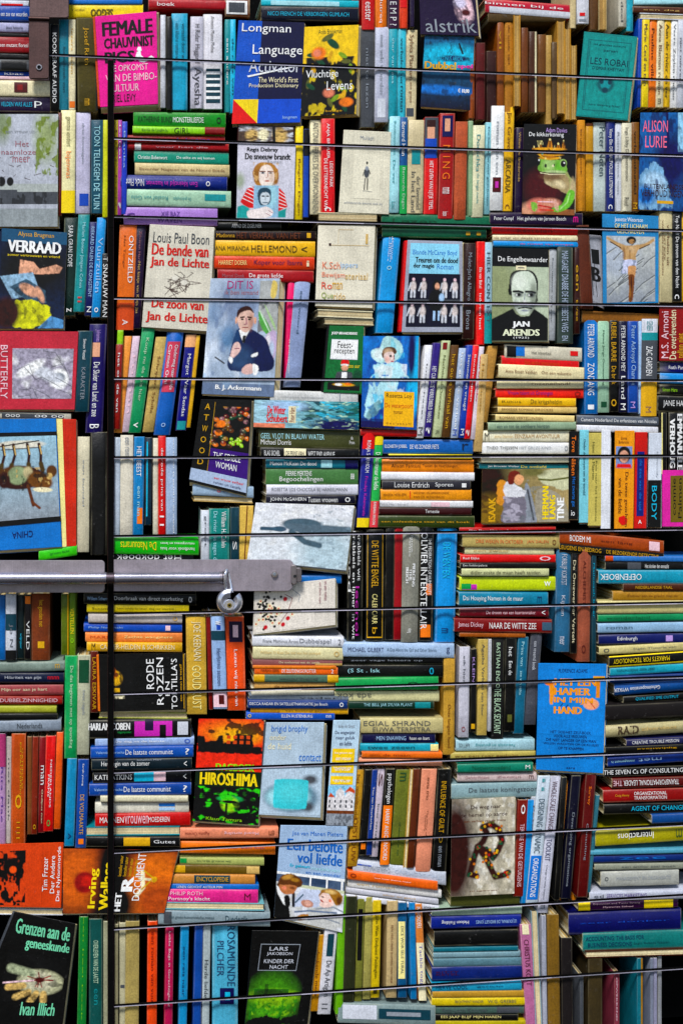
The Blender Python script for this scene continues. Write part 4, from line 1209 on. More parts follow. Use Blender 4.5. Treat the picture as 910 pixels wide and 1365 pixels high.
def art(c):
    c.grain(.12).ell(.5, .6, .17, .10, 'dark-teal', .3, a=.75).ell(.5, .6, .1, .06, 'teal', .3).ell(.42, .57, .04, .03, 'dark-teal', .4).ell(.58, .57, .04, .03, 'dark-teal', .4).ell(.5, .67, .06, .035, 'dark-teal', .5)
    for x0, y0, x1, y1, w in ((.09, .07, .92, .93, .006), (.12, .09, .89, .91, .004)):
        c.line([(x0, y0), (x1, y0), (x1, y1), (x0, y1), (x0, y0)], w, 'dark-teal')
K = Cover([(778, 42), (849, 49), (836, 161), (767, 155)], 'faded teal old booklet with a thin ruled border and printed ornament', 'teal#1f8a86', (3, 3), mat='cloth')
K.pic((.02, .02, .98, .98), art, 'teal#208c86').text((.17, .29, .88, .37), '^LES ROBAI', 'dark-teal').text((.22, .39, .82, .43), "D'OMAR KHEYYAM", 'dark-teal').text((.2, .12, .8, .15), '~les grandes auteurs', 'dark-teal').text((.4, .19, .66, .22), '~persan', 'dark-teal').text((.22, .83, .82, .86), '~paris librairie g ficker', 'dark-teal')

def art(c):
    c.rect(0, .62, 1, .69, 'pale-grey#aab0ac').rect(0, .69, 1, .8, 'dark-grey').blotch(12, .0, 'black', .7, (0, .69, 1, .8)).rect(0, .84, 1, 1, 'grey#8f9698')
    c.ell(.8, .2, .18, .2, 'olive#8a9a4c', 1.2, a=.8).ell(.05, .1, .12, .14, 'olive#6a7a3c', 1, a=.8).blotch(11, .02, 'olive#6f8030', .9, (.62, .02, 1, .55)).blotch(10, .1, 'olive#6f8030', .8, (0, .02, .2, .2))
    for i in range(16):
        x, y = c.r.rand(), .3 + c.r.rand() * .3
        c.line([(x, y), (x + .07 * c.r.randn(), y + .015)], .006, 'dark-brown')
    c.ell(.03, .6, .07, .045, 'black', .2).ell(.18, .6, .06, .04, 'black', .2).rect(0, .67, .3, .75, 'dark-grey').grain(.12)
K = Cover([(0, 152), (78, 152), (77, 302), (0, 302)], 'grey lake landscape cover with green foliage and small mauve title', 'pale-grey', (3, 3))
K.pic((0, 0, 1, 1), art, 'pale-grey#b8bcc6', 'pale-grey#a9adb6').text((.27, .24, .5, .29), '^Het', 'mauve').text((.03, .315, .62, .36), '^naamloze', 'mauve').text((.22, .38, .52, .43), '^meer', 'mauve').text((.1, .14, .6, .17), '~een vrouw uit', 'grey')

def art(c):
    c.ell(.5, .3, .6, .3, 'black', .8).poly([(.3, .2), (.5, .22), (.6, .3), (.85, .24), (.95, .27), (.9, .34), (.65, .36), (.45, .36), (.28, .4)], 'skin')
    c.poly([(.0, .4), (.5, .34), (.62, .58), (.2, .66)], 'silver#8fb0c8').poly([(.15, .52), (.4, .42), (.7, .55), (.72, .7), (.5, .72)], 'slate').ell(.45, .55, .16, .06, 'skin', .3, 30).ell(.62, .6, .05, .1, 'skin', .4, -25)
    c.poly([(.25, .68), (.5, .66), (.78, .75), (.82, .92), (.5, 1), (.2, .98)], 'lime#c8c83c', jag=.02).ell(.12, .82, .2, .18, 'dark-brown', .4).poly([(.6, 1), (.8, .85), (1, .9), (1, 1)], 'blue#5a90c0').grain(.3).blotch(14, .3, 'black', .5)
K = Cover([(3, 304), (90, 310), (85, 438), (-2, 438)], 'dark blue cover of a reclining reader in a lime jumper', 'navy#14283e', (2, 3))
K.pic((0, .13, 1, 1), art, 'navy#16283c').box((0, 0, 1, .13), 'slate#2c5270').text((.25, .02, .8, .08), 'Alyssa Brugman', 'gold').text((.1, .11, .92, .23), '!VERRAAD', 'white').text((.1, .245, .9, .27), '~zomer vertrouwen en vriend', 'yellow')

def art(c):
    c.blotch(3, .05, 'white', .8, soft=.4).ell(.78, .6, .16, .2, 'white', .3).ell(.78, .57, .1, .09, 'grey', .4).ell(.55, .5, .3, .12, 'pale-grey', .5, 25).ell(.3, .4, .25, .1, 'white', .5, -30)
    for i in range(12):
        x, y = c.r.rand(), c.r.rand()
        c.line([(x, y), (x + .2, y + .12 * c.r.randn()), (x + .3, y + .2)], .008, 'dark-grey', .6)
    c.grain(.35)
K = Cover([(-2, 441), (105, 442), (100, 546), (-2, 546)], 'rose red cover with a sideways charcoal drawing of a draped woman', 'red#bf3a46', (2, 3))
K.pic((.18, .22, .95, .86), art, 'grey#9a94a4').text((.03, .18, .12, .86), 'BUTTERFLY', 'pale-pink', -90)

def art(c):
    c.ell(.38, .1, .42, .05, 'cream#d8d4c4', .25).line([(.0, .12), (.7, .06)], .012, 'black').line([(.05, .16), (.75, .14)], .01, 'dark-grey')
    for x, w in (((.08), -.04), (.26, -.06), (.5, .03), (.7, .05)):
        c.line([(x, .1), (x + .03, .22), (x + w * .4, .34), (x + w, .44)], .028, 'dark-brown').line([(x + .015, .12), (x + .04, .22)], .012, 'tan').line([(x + w * .5, .34), (x + w, .42)], .045, 'olive#4a3c20')
    c.ell(.38, .5, .4, .14, 'dark-brown', .12).ell(.3, .44, .3, .09, 'brown#5a3a1c', .3).ell(.33, .47, .17, .11, 'olive#8c9a74', .2).ell(.5, .44, .08, .07, 'tan#b8ac84', .4).ell(.7, .55, .22, .1, 'brown#6a4424', .25, 25).ell(.9, .44, .09, .075, 'brown#5c3c20', .25).ell(.86, .5, .05, .04, 'tan', .4)
    c.line([(.5, .6), (.54, .72), (.58, .84)], .03, 'brown#5a3418').line([(.56, .8), (.68, .88)], .024, 'brown').ell(.74, .66, .16, .03, 'cream', .25, 6).ell(.1, .52, .1, .1, 'dark-brown', .3).blotch(9, .22, 'black', .75, (.02, .36, .98, .66)).blotch(12, .3, 'tan', .7, (.1, .38, .9, .6)).grain(.15)
K = Cover([(-2, 559), (75, 558), (83, 729), (-2, 738)], 'blue art book upside down with a photographed pottery horse', 'blue#1d74c0', (2, 4))
K.pic((0, .13, .985, .76), art, 'pale-blue#9cc0d0', 'grey#8f98a0').box((0, .1, 1, .13), 'black').box((0, .76, 1, .8), 'black').text((.22, .85, .55, .90), 'CHINA', 'navy', 180)
K = Cover([(75.5, 558), (102, 559), (102, 728), (83.5, 729)], 'plain vermilion cover with a pale yellow strip tucked behind the pottery horse', 'burnt-orange#c83a1c', (2, 3), d0=.004)
K.box((0, 0, .3, 1), 'pale-yellow')

def art(c):
    c.ell(.05, .5, .08, .1, 'olive#8a9c70', .9, a=.7)
    c.blob([(.28, .44), (.29, .34), (.36, .27), (.5, .245), (.63, .28), (.71, .36), (.72, .46), (.66, .55), (.36, .56)], 'ochre#b07c40', jag=.012).ell(.36, .42, .08, .1, 'brown#7c5028', .8, a=.7).ell(.66, .46, .06, .08, 'brown#7c4c28', .8, a=.7).blotch(14, .15, 'tan#d8b078', .7, (.28, .25, .72, .5)).blob([(.38, .4), (.42, .31), (.52, .28), (.6, .32), (.645, .42), (.63, .52), (.55, .58), (.45, .58), (.39, .5)], 'skin#ecdcd0')
    for x in (.445, .58):
        c.line([(x - .05, .37), (x + .045, .372)], .008, 'brown').ell(x, .39, .034, .014, 'grey', .6).ell(x, .39, .014, .012, 'black', .5)
    c.line([(.53, .38), (.535, .44), (.505, .455)], .008, 'skin#b89080').ell(.525, .497, .045, .01, 'salmon#c07060', .5).ell(.6, .46, .04, .09, 'tan#c8a890', .9, a=.6)
    for P in ([(.06, .78), (.18, .6), (.3, .57), (.3, .86), (.18, .86)], [(.73, .58), (.83, .66), (.89, .84), (.73, .9)]):
        c.poly(P, 'red#cc2c28')
    for k in range(5):
        c.line([(.1 + k * .03, .73 - k * .04), (.3, .8 - k * .05)], .006, 'white').line([(.74, .64 + k * .05), (.86, .7 + k * .04)], .006, 'white')
    c.rect(.3, .56, .73, .98, 'silver#8fb4cc').ell(.6, .7, .1, .14, 'pale-cyan', .9, a=.7).blob([(.37, .72), (.38, .62), (.47, .585), (.58, .61), (.6, .7), (.57, .8), (.42, .82)], 'slate#2c4454').blob([(.41, .72), (.44, .66), (.53, .65), (.58, .7), (.57, .77), (.5, .82), (.43, .79)], 'pale-grey#ccd6dc').ell(.46, .7, .028, .01, 'black', .5).ell(.54, .7, .028, .01, 'black', .5).line([(.5, .7), (.5, .75)], .006, 'grey').line([(.46, .785), (.54, .785)], .01, 'slate')
    c.poly([(.02, .84), (.12, .82), (.22, .86), (.24, 1), (.0, 1)], 'teal#1c9c98').poly([(.73, .9), (.87, .86), (.86, .98), (.73, .98)], 'teal#189490').blob([(.2, .9), (.4, .86), (.52, .84), (.62, .88), (.64, .93), (.56, .98), (.3, 1), (.2, .98)], 'skin#e8dcd8').line([(.56, .89), (.63, .92)], .006, 'mauve').line([(.52, .93), (.6, .96)], .006, 'mauve').grain(.06)
K = Cover([(317, 191), (394, 192), (391, 292), (315, 291)], 'white cover of a girl in red stripes holding up a small portrait', 'pale-grey#dcd9e4', (2, 2))
K.pic((0, 0, 1, 1), art, 'pale-grey#d0cdd8', 'pale-grey#c4c4ce').text((.16, .05, .7, .12), '!Regis Debray', 'black').text((.13, .13, .92, .21), '!De sneeuw brandt', 'black').text((.52, .22, .76, .26), 'Roman', 'grey')

def art(c):
    c.blotch(3, -.1, 'pale-grey', .8, soft=.4).ell(.25, .6, .12, .4, 'tan', .5).ell(.45, .55, .1, .4, 'cream', .5).ell(.75, .6, .14, .5, 'tan', .5).rect(.62, 0, .67, 1, 'black').blotch(6, .2, 'dark-brown', .8).grain(.4)
K = Cover([(317, 166), (392, 169), (393, 190), (316, 189)], 'dark photographic cover peeping out above the striped girl cover', 'dark-brown', (1, 1), d0=.004)
K.pic((.02, .05, .98, .98), art, 'brown#4a3c34')

def art(c):
    c.ell(.5, .2, .035, .035, 'black', .3).ell(.5, .42, .1, .12, 'dark-grey', .3).line([(.45, .55), (.44, .8)], .022, 'black').line([(.54, .55), (.55, .8)], .022, 'black').line([(.42, .36), (.36, .5)], .015, 'black').line([(.58, .36), (.64, .45)], .015, 'black').line([(.38, .83), (.72, .84)], .012, 'dark-grey').ell(.5, .32, .06, .05, 'grey', .4).grain(.06)
K = Cover([(458, 173), (521, 176), (518, 286), (451, 283)], 'cream cover with a tiny ink figure of a man in breeches', 'cream#e2dcc6', (3, 3))
K.pic((.25, .28, .8, .82), art, 'cream#e2dcc6').text((.36, .06, .64, .11), '^Mulisch', 'grey').text((.1, .86, .86, .9), '~schitterende zwarte vlek bij', 'grey')

def art(c):
    c.ell(.4, .7, .35, .2, 'maroon#4c2024', .7).rect(0, .94, 1, 1, 'brown#8c5838').ell(.1, .95, .12, .07, 'skin', .8, a=.7)
    c.blob([(.8, .5), (.9, .58), (1, .66), (1, .82), (.88, .8), (.76, .68), (.7, .58)], 'olive#a0a468').ell(.95, .7, .05, .1, 'tan#c8b48c', .8)
    c.blob([(.4, .56), (.6, .55), (.8, .55), (.9, .66), (.82, .76), (.7, .72), (.56, .7), (.44, .64)], 'tan#a8946c', jag=.02).ell(.7, .66, .12, .04, 'cream#d8c8a0', .8, 25).ell(.52, .66, .1, .02, 'tan#c8b890', .6, 20).ell(.55, .58, .2, .04, 'brown#6a4c38', .8, a=.8)
    c.blob([(.28, .4), (.36, .36), (.5, .4), (.68, .39), (.78, .4), (.82, .46), (.84, .5), (.78, .545), (.55, .545), (.36, .53), (.28, .5), (.3, .45)], 'lime#7cae50').ell(.5, .45, .12, .06, 'pale-green#a4c47c', .8).ell(.68, .46, .08, .05, 'lime#68a844', .7).ell(.6, .53, .2, .02, 'pale-green#b4c890', .7)
    c.ell(.765, .43, .065, .045, 'pale-green#9cc070', .25).ell(.765, .435, .052, .038, 'black', .2).ell(.78, .425, .016, .01, 'white', .4).ell(.29, .42, .04, .04, 'black', .3).ell(.3, .4, .012, .01, 'white', .5).ell(.43, .46, .02, .022, 'black', .4).ell(.57, .46, .02, .012, 'cream', .5).ell(.59, .45, .01, .012, 'dark-brown', .5)
    c.line([(.33, .54), (.5, .555), (.8, .55)], .008, 'cream').line([(.33, .53), (.5, .542), (.8, .54)], .008, 'dark-brown')
    c.ell(.32, .9, .22, .08, 'salmon#d07868', .4).ell(.55, .87, .18, .05, 'salmon#c88870', .5).blob([(.88, .73), (.99, .74), (.97, .84), (.88, .92), (.7, .97), (.56, .95), (.62, .91), (.76, .88)], 'lime#70b448').line([(.9, .76), (.86, .86), (.72, .94)], .014, 'pale-green#a0d080').blob([(.17, .87), (.28, .88), (.28, .96), (.2, .96)], 'lime#80b050').line([(.3, .9), (.55, .92)], .014, 'red#b03028').line([(.34, .95), (.6, .95)], .016, 'red#c84030').line([(.3, .86), (.6, .86)], .01, 'pale-pink').blotch(9, .2, 'pale-pink#e0b0a0', .7, (.25, .83, .7, .98))
    for x, h, w in ((.2, .24, .03), (.32, .2, .045), (.5, .155, .05), (.66, .2, .045), (.76, .17, .03)):
        c.blob([(x - w, .27), (x - w * .6, h + .05), (x, h), (x + w * .7, h + .05), (x + w, .27)], 'ochre#c07c2c').line([(x, h + .02), (x, .26)], w * .22, 'dark-brown').ell(x, h + .015, w * .4, .012, 'pale-yellow', .5)
    c.ell(.5, .275, .3, .016, 'gold#e0a040', .3).ell(.52, .335, .24, .018, 'gold#d89838', .3).ell(.5, .31, .2, .022, 'dark-brown', .4).ell(.5, .375, .2, .02, 'ochre#b87828', .3).ell(.36, .325, .02, .014, 'teal#70d0b8', .5).line([(.3, .34), (.4, .38), (.52, .39), (.68, .37)], .014, 'gold').blotch(13, .2, 'pale-yellow', .6, (.24, .18, .78, .39)).blotch(13, .22, 'black', .7, (.2, .18, .8, .39)).grain(.15)
K = Cover([(698, 165), (768, 166), (765, 287), (695, 285)], 'black cover of a green frog wearing a gold crown', 'dark-purple#1a1018', (2, 2))
K.pic((0, 0, 1, 1), art, 'dark-purple#1a1018', 'dark-purple#241418').text((.42, .04, .82, .09), '^Adam Davies', 'lavender').text((.1, .09, .76, .15), '^De kikkerkoning', 'white')

def art(c):
    c.ell(.7, .5, .35, .3, 'navy', .9).poly([(.0, .65), (.3, .5), (.5, .55), (.75, .95), (.4, 1), (0, 1)], 'pale-blue#7aa6c8', jag=.06).ell(.35, .72, .25, .1, 'pale-blue#a8c8e0', .5, 40).ell(.15, .85, .2, .1, 'blue#2a6ab0', .6).line([(.6, .0), (.65, .5)], .03, 'navy').rect(.85, 0, 1, .4, 'pale-blue#8fc0dc').blotch(6, .15, 'navy', .7).grain(.3)
K = Cover([(853, 150), (912, 150), (912, 282), (850, 279)], 'deep blue photo cover with large pink author capitals', 'navy#123a6a', (2, 2))
K.pic((0, 0, 1, 1), art, 'blue#1a5c98', 'blue#184a80').text((.06, .08, .62, .2), 'ALISON', 'pale-pink#f0708c').text((.12, .24, .6, .36), 'LURIE', 'pale-pink#f0708c').text((.12, .73, .98, .78), 'BUITENLANDSE', 'dark-brown').text((.05, .79, .98, .86), 'VERHOUDINGEN', 'dark-brown').box((.4, .90, .75, .93), 'gold')

def art(c):
    for i in range(26):
        x, y = .3 + .4 * c.r.rand(), .15 + .7 * c.r.rand()
        c.line([(x, y), (x + .12 * c.r.randn(), y + .15 * c.r.randn()), (x + .1 * c.r.randn(), y + .2 * c.r.randn())], .009, 'dark-brown', .85)
    c.ell(.42, .25, .07, .1, 'cream#dbd6c8', .3).ell(.62, .4, .07, .1, 'cream#dbd6c8', .3)
K = Cover([(200, 299), (286, 303), (279, 442), (189, 436)], 'cream cover with tall red condensed title and a small ink sketch', 'cream#d9d3c2', (3, 4))
K.pic((.15, .44, .85, .70), art, 'cream#d9d3c2').text((.07, .07, .93, .17), 'Louis Paul Boon', 'dark-grey').text((.06, .18, .93, .29), '!De bende van', 'red#c8321e').text((.05, .31, .95, .42), '!Jan de Lichte', 'red#c8321e').text((.12, .71, .90, .80), '!De zoon van', 'red#c8321e').text((.05, .84, .97, .95), '!Jan de Lichte', 'red#c8321e')

def art(c):
    c.blotch(3, .0, 'white#dfe6f2', .8, (0, .1, .5, 1), .4).ell(.45, .2, .32, .2, 'slate#56688c', .8, a=.7).ell(.1, .3, .12, .1, 'slate#6a86a8', .9, a=.7).ell(.3, .5, .12, .12, 'blue#3a6c98', .9, a=.8).blotch(7, .2, 'slate#54688c', .5, (0, .05, .55, .9))
    c.rect(.72, .02, 1, .45, 'pale-grey#a8aaa8').blotch(9, .1, 'dark-grey', .7, (.72, .2, 1, .46)).blob([(.9, .02), (.97, .05), (.95, .16), (.88, .15)], 'gold#d8c070').blob([(.72, .28), (.84, .36), (.92, .46), (.86, .48), (.76, .4)], 'green#5a9c50').line([(.74, .28), (.9, .46)], .012, 'pale-green').blob([(.8, .22), (.94, .36), (.98, .44), (.9, .36)], 'pale-green#a8c890')
    c.blob([(.86, .47), (.98, .45), (1, .6), (.95, .7), (.86, .66), (.82, .56)], 'lilac#b8a4c0').ell(.93, .6, .04, .07, 'silver', .6).ell(.88, .52, .03, .05, 'white', .6, a=.7)
    c.blob([(.44, .43), (.62, .43), (.74, .47), (.86, .52), (.92, .62), (.98, .7), (.94, .78), (.7, .79), (.4, .79), (.33, .74), (.36, .62), (.38, .54)], 'navy#1c2648', jag=.01).ell(.5, .68, .16, .1, 'slate#3a5478', .8, a=.7).ell(.42, .5, .06, .08, 'blue#2c4c74', .8, a=.6)
    c.poly([(.455, .44), (.62, .43), (.56, .5), (.53, .55), (.49, .5)], 'white').poly([(.52, .49), (.56, .49), (.555, .55), (.515, .55)], 'black')
    c.blob([(.42, .34), (.44, .28), (.5, .25), (.58, .255), (.65, .29), (.66, .36), (.63, .42), (.57, .46), (.5, .45), (.45, .41)], 'skin#d8b4a4').blob([(.42, .34), (.42, .28), (.5, .24), (.6, .245), (.66, .3), (.6, .275), (.52, .28), (.46, .3)], 'dark-brown')
    c.ell(.62, .37, .04, .07, 'brown#9a6c5c', .8, a=.7).line([(.47, .335), (.52, .33)], .012, 'dark-brown').line([(.57, .33), (.62, .335)], .012, 'dark-brown').ell(.495, .35, .02, .008, 'black', .6).ell(.595, .35, .02, .008, 'black', .6).line([(.55, .34), (.56, .39), (.53, .395)], .01, 'mauve').line([(.51, .42), (.58, .42)], .008, 'dark-red').ell(.68, .36, .018, .03, 'skin', .4).ell(.41, .36, .015, .03, 'skin', .4)
    c.blob([(.4, .56), (.47, .55), (.5, .6), (.46, .65), (.4, .68), (.36, .66)], 'skin#e0bcb4').line([(.42, .6), (.48, .6)], .008, 'mauve').blob([(.35, .67), (.4, .69), (.38, .73), (.34, .7)], 'white').blob([(.66, .65), (.74, .63), (.73, .66), (.66, .67)], 'white').blob([(.55, .76), (.62, .73), (.7, .74), (.7, .8), (.6, .82), (.53, .8)], 'skin#dcb4ac').blob([(.68, .73), (.76, .75), (.75, .81), (.7, .82)], 'white').line([(.15, .68), (.28, .73)], .012, 'dark-grey').rect(0, .9, 1, 1, 'slate#46587a', .75).blotch(5, .0, 'pale-blue', .5, (0, .82, .8, .95), .4).grain(.12)
K = Cover([(281, 371), (373, 371), (365, 529), (269, 525)], 'pale blue cover with a painted man in a dark suit and tie', 'silver#aab4cc', (8, 3))
K.pic((0, 0, 1, 1), art, 'silver#b4c2d4', 'silver#a0b0c4').text((.25, .02, .62, .09), '^DIT IS', 'magenta#a83c70').text((.22, .1, .7, .14), '~ik ben iemand', 'mauve').text((.18, .915, .82, .965), '!B. J. Ackermann', 'white')

K = Cover([(424, 300), (500, 301), (496, 411), (420, 408)], 'cream title card with rainbow lettering in four lines', 'cream#e6dfca', (3, 3))
for i, (t, w, col) in enumerate((('K.Schippers', .62, ('salmon', 'pale-blue')), ('Bewijsmateriaal', .8, ('salmon', 'tan')), ('Roman', .36, ('red#d85a4a', 'gold')), ('Querido', .42, ('olive#9aa860', 'tan')))):
    y = .45 + i * .125
    K.text((.1, y, .1 + w * .5, y + .085), t[:len(t) // 2], col[0]).text((.105 + w * .5, y, .1 + w, y + .085), t[len(t) // 2:], col[1])
K.box((.36, .05, .62, .055), 'tan').box((.36, .05, .364, .22), 'tan').box((.22, .24, .9, .245), 'tan').box((.2, .22, .24, .25), 'dark-brown').box((.84, .1, .88, .22), 'tan')

def art(c):
    c.rect(0, .48, 1, .56, 'dark-grey')
    for y0 in (.08, .55):
        for k in range(5):
            x = .1 + k * .2
            if k == 2: continue
            c.ell(x, y0 + .03, .028, .03, 'pale-pink', .4).ell(x, y0 + .16, .055, .1, 'pale-grey#d0c4c0', .4).line([(x - .03, y0 + .24), (x - .03, y0 + .36)], .02, 'pale-grey').line([(x + .03, y0 + .24), (x + .03, y0 + .36)], .02, 'pale-grey').line([(x - .05, y0 + .1), (x - .09, y0 + .24)], .014, 'pale-grey')
    c.ell(.55, .22, .08, .11, 'black', .3).ell(.56, .24, .045, .07, 'skin', .3).ell(.55, .5, .15, .22, 'black', .25).rect(.5, .7, .54, .88, 'pale-blue').rect(.58, .7, .62, .88, 'pale-blue').ell(.65, .45, .05, .08, 'pale-blue', .4).grain(.2)
K = Cover([(543, 320), (616, 322), (616, 443), (535, 443)], 'grey framed cover with pale cyan top and rows of white dolls', 'silver#a2a6b4', (3, 3), left_edge=(4, 'red'))
K.box((.06, .03, .94, .36), 'pale-cyan#90d0e8').pic((.06, .36, .96, .94), art, 'navy#1c1a2c').text((.11, .1, .9, .17), '^Blonde McCarey Boyd', 'blue').text((.16, .18, .92, .24), '!Treuren om de dood', 'black').text((.13, .25, .5, .31), '!der magie', 'black').text((.55, .25, .84, .31), 'Roman', 'blue')

def art(c):
    c.ell(.1, .5, .4, .5, 'olive#8a9268', .9, a=.8).ell(.9, .45, .3, .4, 'pale-green#c0ccb4', .9, a=.7).rect(0, .0, 1, .2, 'black#16121a')
    c.blob([(.33, .52), (.3, .38), (.34, .27), (.46, .235), (.62, .23), (.74, .26), (.81, .35), (.8, .5), (.77, .58)], 'black#181418').blob([(.36, .54), (.35, .38), (.4, .28), (.52, .245), (.66, .25), (.75, .31), (.785, .42), (.77, .54), (.73, .62), (.64, .70), (.52, .715), (.42, .66)], 'pale-green#ccd6c4', jag=.004)
    c.ell(.48, .36, .12, .08, 'white#e8eee0', .9, a=.7).ell(.73, .5, .06, .14, 'grey#707868', .8, a=.7).ell(.42, .62, .05, .06, 'dark-grey', .9, a=.5).ell(.7, .64, .06, .06, 'dark-grey', .9, a=.5)
    for x in (.47, .69):
        c.line([(x - .09, .465), (x, .462 + (x > .6) * .003), (x + .07, .475)], .022, 'black').ell(x, .5, .075, .028, 'dark-grey', .8, a=.8).ell(x + .005, .498, .03, .018, 'black', .5).ell(x - .035, .502, .014, .008, 'white', .6)
    c.line([(.585, .48), (.565, .57)], .008, 'grey').ell(.58, .59, .07, .018, 'dark-grey', .7, a=.8).ell(.58, .575, .03, .018, 'white', .8, a=.6).line([(.47, .645), (.58, .635), (.7, .645)], .014, 'black').ell(.58, .668, .07, .012, 'grey', .6).ell(.58, .62, .1, .01, 'grey', .7, a=.6).ell(.33, .55, .025, .045, 'olive#8a9070', .5)
    c.poly([(0, 1), (0, .76), (.2, .7), (.37, .645), (.42, .7), (.52, .735), (.66, .725), (.75, .65), (.9, .71), (1, .76), (1, 1)], 'black#1a161c').rect(.42, .185, .6, .235, 'cream').line([(.46, .21), (.56, .21)], .01, 'dark-grey').grain(.08)
K = Cover([(656, 330), (731, 332), (730, 455), (655, 455)], 'black and grey portrait cover of a bald man in a dark jumper', 'black', (2, 3))
K.pic((0, 0, 1, 1), art, 'pale-green#a8b094', 'pale-green#9aa48c').text((.1, .09, .98, .16), '^De Engelbewaarder', 'white').text((.36, .785, .67, .86), '!JAN', 'white').text((.19, .87, .85, .94), '!ARENDS', 'pale-green#e4e8c8').text((.38, .95, .66, .975), '~(1925)', 'white')

def art(c):
    c.blotch(4, .0, 'pale-grey#b4b8b4', .7, soft=.5).ell(.2, .3, .4, .3, 'silver', .9, a=.5)
    for i in range(17):
        x, y = .05 + c.r.rand() * 1.1, .12 + .9 * i / 17
        p = [(x, y), (x - .14, y + .07), (x - .26, y + .13), (x - .4, y + .24)]
        c.line([(a, b + .014) for a, b in p], .012, 'pale-grey#c8ccc8', .7).line(p, .013, 'dark-grey#30343c', .75)
    c.blob([(.3, .2), (.12, .1), (.0, .04), (.03, .015), (.16, .07), (.36, .13), (.5, .14), (.62, .13), (.8, .1), (.95, .03), (.98, .06), (.84, .14), (.66, .2), (.6, .3), (.59, .37), (.37, .37), (.36, .26)], 'skin#b89468', jag=.006).ell(.36, .28, .03, .1, 'brown#7a5230', .8, a=.7).ell(.52, .2, .08, .05, 'tan#d0b088', .8, a=.7).line([(.48, .22), (.48, .36)], .01, 'brown#8a6238').line([(.08, .09), (.3, .18)], .012, 'brown#4a3420').line([(.68, .19), (.88, .12)], .012, 'brown#4a3420')
    c.ell(.51, .06, .1, .058, 'black#1c140c', .2).blob([(.46, .07), (.5, .045), (.56, .05), (.57, .09), (.52, .12), (.47, .1)], 'skin#a87c50').ell(.55, .075, .012, .008, 'black', .5)
    c.blob([(.36, .365), (.6, .365), (.61, .45), (.52, .44), (.46, .52), (.4, .57), (.3, .55), (.34, .47)], 'lilac#c4c8e0').blotch(10, .2, 'slate', .5, (.3, .36, .6, .58))
    c.blob([(.44, .47), (.52, .45), (.6, .46), (.59, .58), (.56, .64), (.46, .62)], 'skin#c89464').blob([(.45, .6), (.57, .6), (.56, .8), (.53, .98), (.45, .98), (.46, .8)], 'brown#70421c').line([(.51, .62), (.495, .96)], .01, 'dark-brown').ell(.48, .85, .02, .1, 'brown#8c5c30', .7).grain(.12)
K = Cover([(802, 285), (877, 288), (877, 404), (803, 406)], 'blue bordered cover of a figure with outstretched arms on rumpled sheets', 'blue#3c86bc', (2, 3))
K.pic((.07, .24, .94, .98), art, 'pale-grey#b6b8b4', 'grey').text((.22, .03, .72, .09), '^Jeanette Winterson', 'white').text((.22, .1, .8, .15), 'OP HET LICHAAM', 'pale-yellow').text((.26, .165, .74, .21), 'GESCHREVEN', 'pale-yellow')

K = Cover([(878, 408), (912, 407), (912, 481), (878, 481)], 'dark red cover with title running upward in cream and pink', 'dark-red#8c1824', (2, 2))
K.text((.08, .1, .36, .95), 'M.S. Arnoni', 'pale-pink', 90).text((.4, .08, .66, .97), 'De overlevenden', 'cream', 90).text((.7, .5, .95, .95), 'tellen niet', 'gold', 90)

def art(c):
    for i in range(60):
        x, y = c.r.rand(), c.r.rand() * .95
        k = i % 6
        c.ell(x, y, .07, .045, ('brown', 'mauve', 'orange', 'dark-green', 'ochre', 'dark-red')[k], .3, a=.8).ell(x - .02, y - .012, .02, .012, 'cream', .6, a=.6)
    for i in range(14):
        x, y = .72 + .1 * c.r.randn(), .78 + .07 * c.r.randn()
        c.ell(x, y, .045, .03, 'lime', .3).ell(x - .01, y - .01, .015, .01, 'pale-yellow', .5)
    c.ell(.25, .45, .12, .08, 'orange', .3).ell(.2, .65, .1, .07, 'orange', .3).rect(0, .0, 1, .06, 'black').blotch(6, .2, 'black', .8).grain(.2)
K = Cover([(268, 532), (336, 533), (328, 661), (252, 642)], 'black cover of piled fruit with widely spaced cream capitals down its side', 'black', (4, 6))
K.pic((.27, .05, .98, .55), art, 'black').box((.3, .56, 1, .83), 'purple#3c1a70').box((.0, .83, 1, .97), 'pale-blue#a8b8d0')
for i, ch in enumerate('ATWOOD'):
    K.text((.1, .05 + i * .13, .2, .12 + i * .13), '^' + ch, 'gold')
K.text((.36, .6, .86, .67), 'THE EDIBLE', 'white').text((.42, .70, .8, .77), 'WOMAN', 'white').text((.42, .87, .95, .9), '~een vrouw eetbaar', 'red').text((.42, .92, .9, .95), '~roman uit canada', 'navy').box((.285, .03, .292, .83), 'gold')

def art(c):
    c.ell(.5, .1, .12, .13, 'red', .3).ell(.5, .17, .12, .035, 'white', .3).ell(.5, .26, .1, .09, 'skin', .3).poly([(.2, .75), (.28, .4), (.5, .34), (.72, .4), (.8, .75)], 'dark-grey').rect(.43, .38, .57, .62, 'white').rect(.05, .72, .95, .95, 'black').ell(.5, .78, .3, .05, 'gold', .4).ell(.35, .78, .1, .04, 'white', .4).ell(.62, .76, .1, .04, 'orange', .4).ell(.88, .55, .14, .25, 'dark-green', .4).grain(.25)
K = Cover([(439, 434), (485, 435), (482, 525), (431, 523)], 'bottle green cookbook with a white label and a cook at a table', 'dark-green#146a3c', (2, 2), left_edge=(3, 'black'))
K.pic((.05, .5, .98, .98), art, 'dark-green#146a3c').box((.1, .2, .85, .5), 'pale-grey').box((.11, .21, .84, .49), 'white').text((.08, .09, .82, .14), '!JOEP BRAAKHEKKE', 'white').text((.28, .23, .7, .33), '^Feest-', 'black').text((.2, .34, .76, .44), '^recepten', 'black').text((.62, .58, .92, .62), '~zes uur', 'yellow')

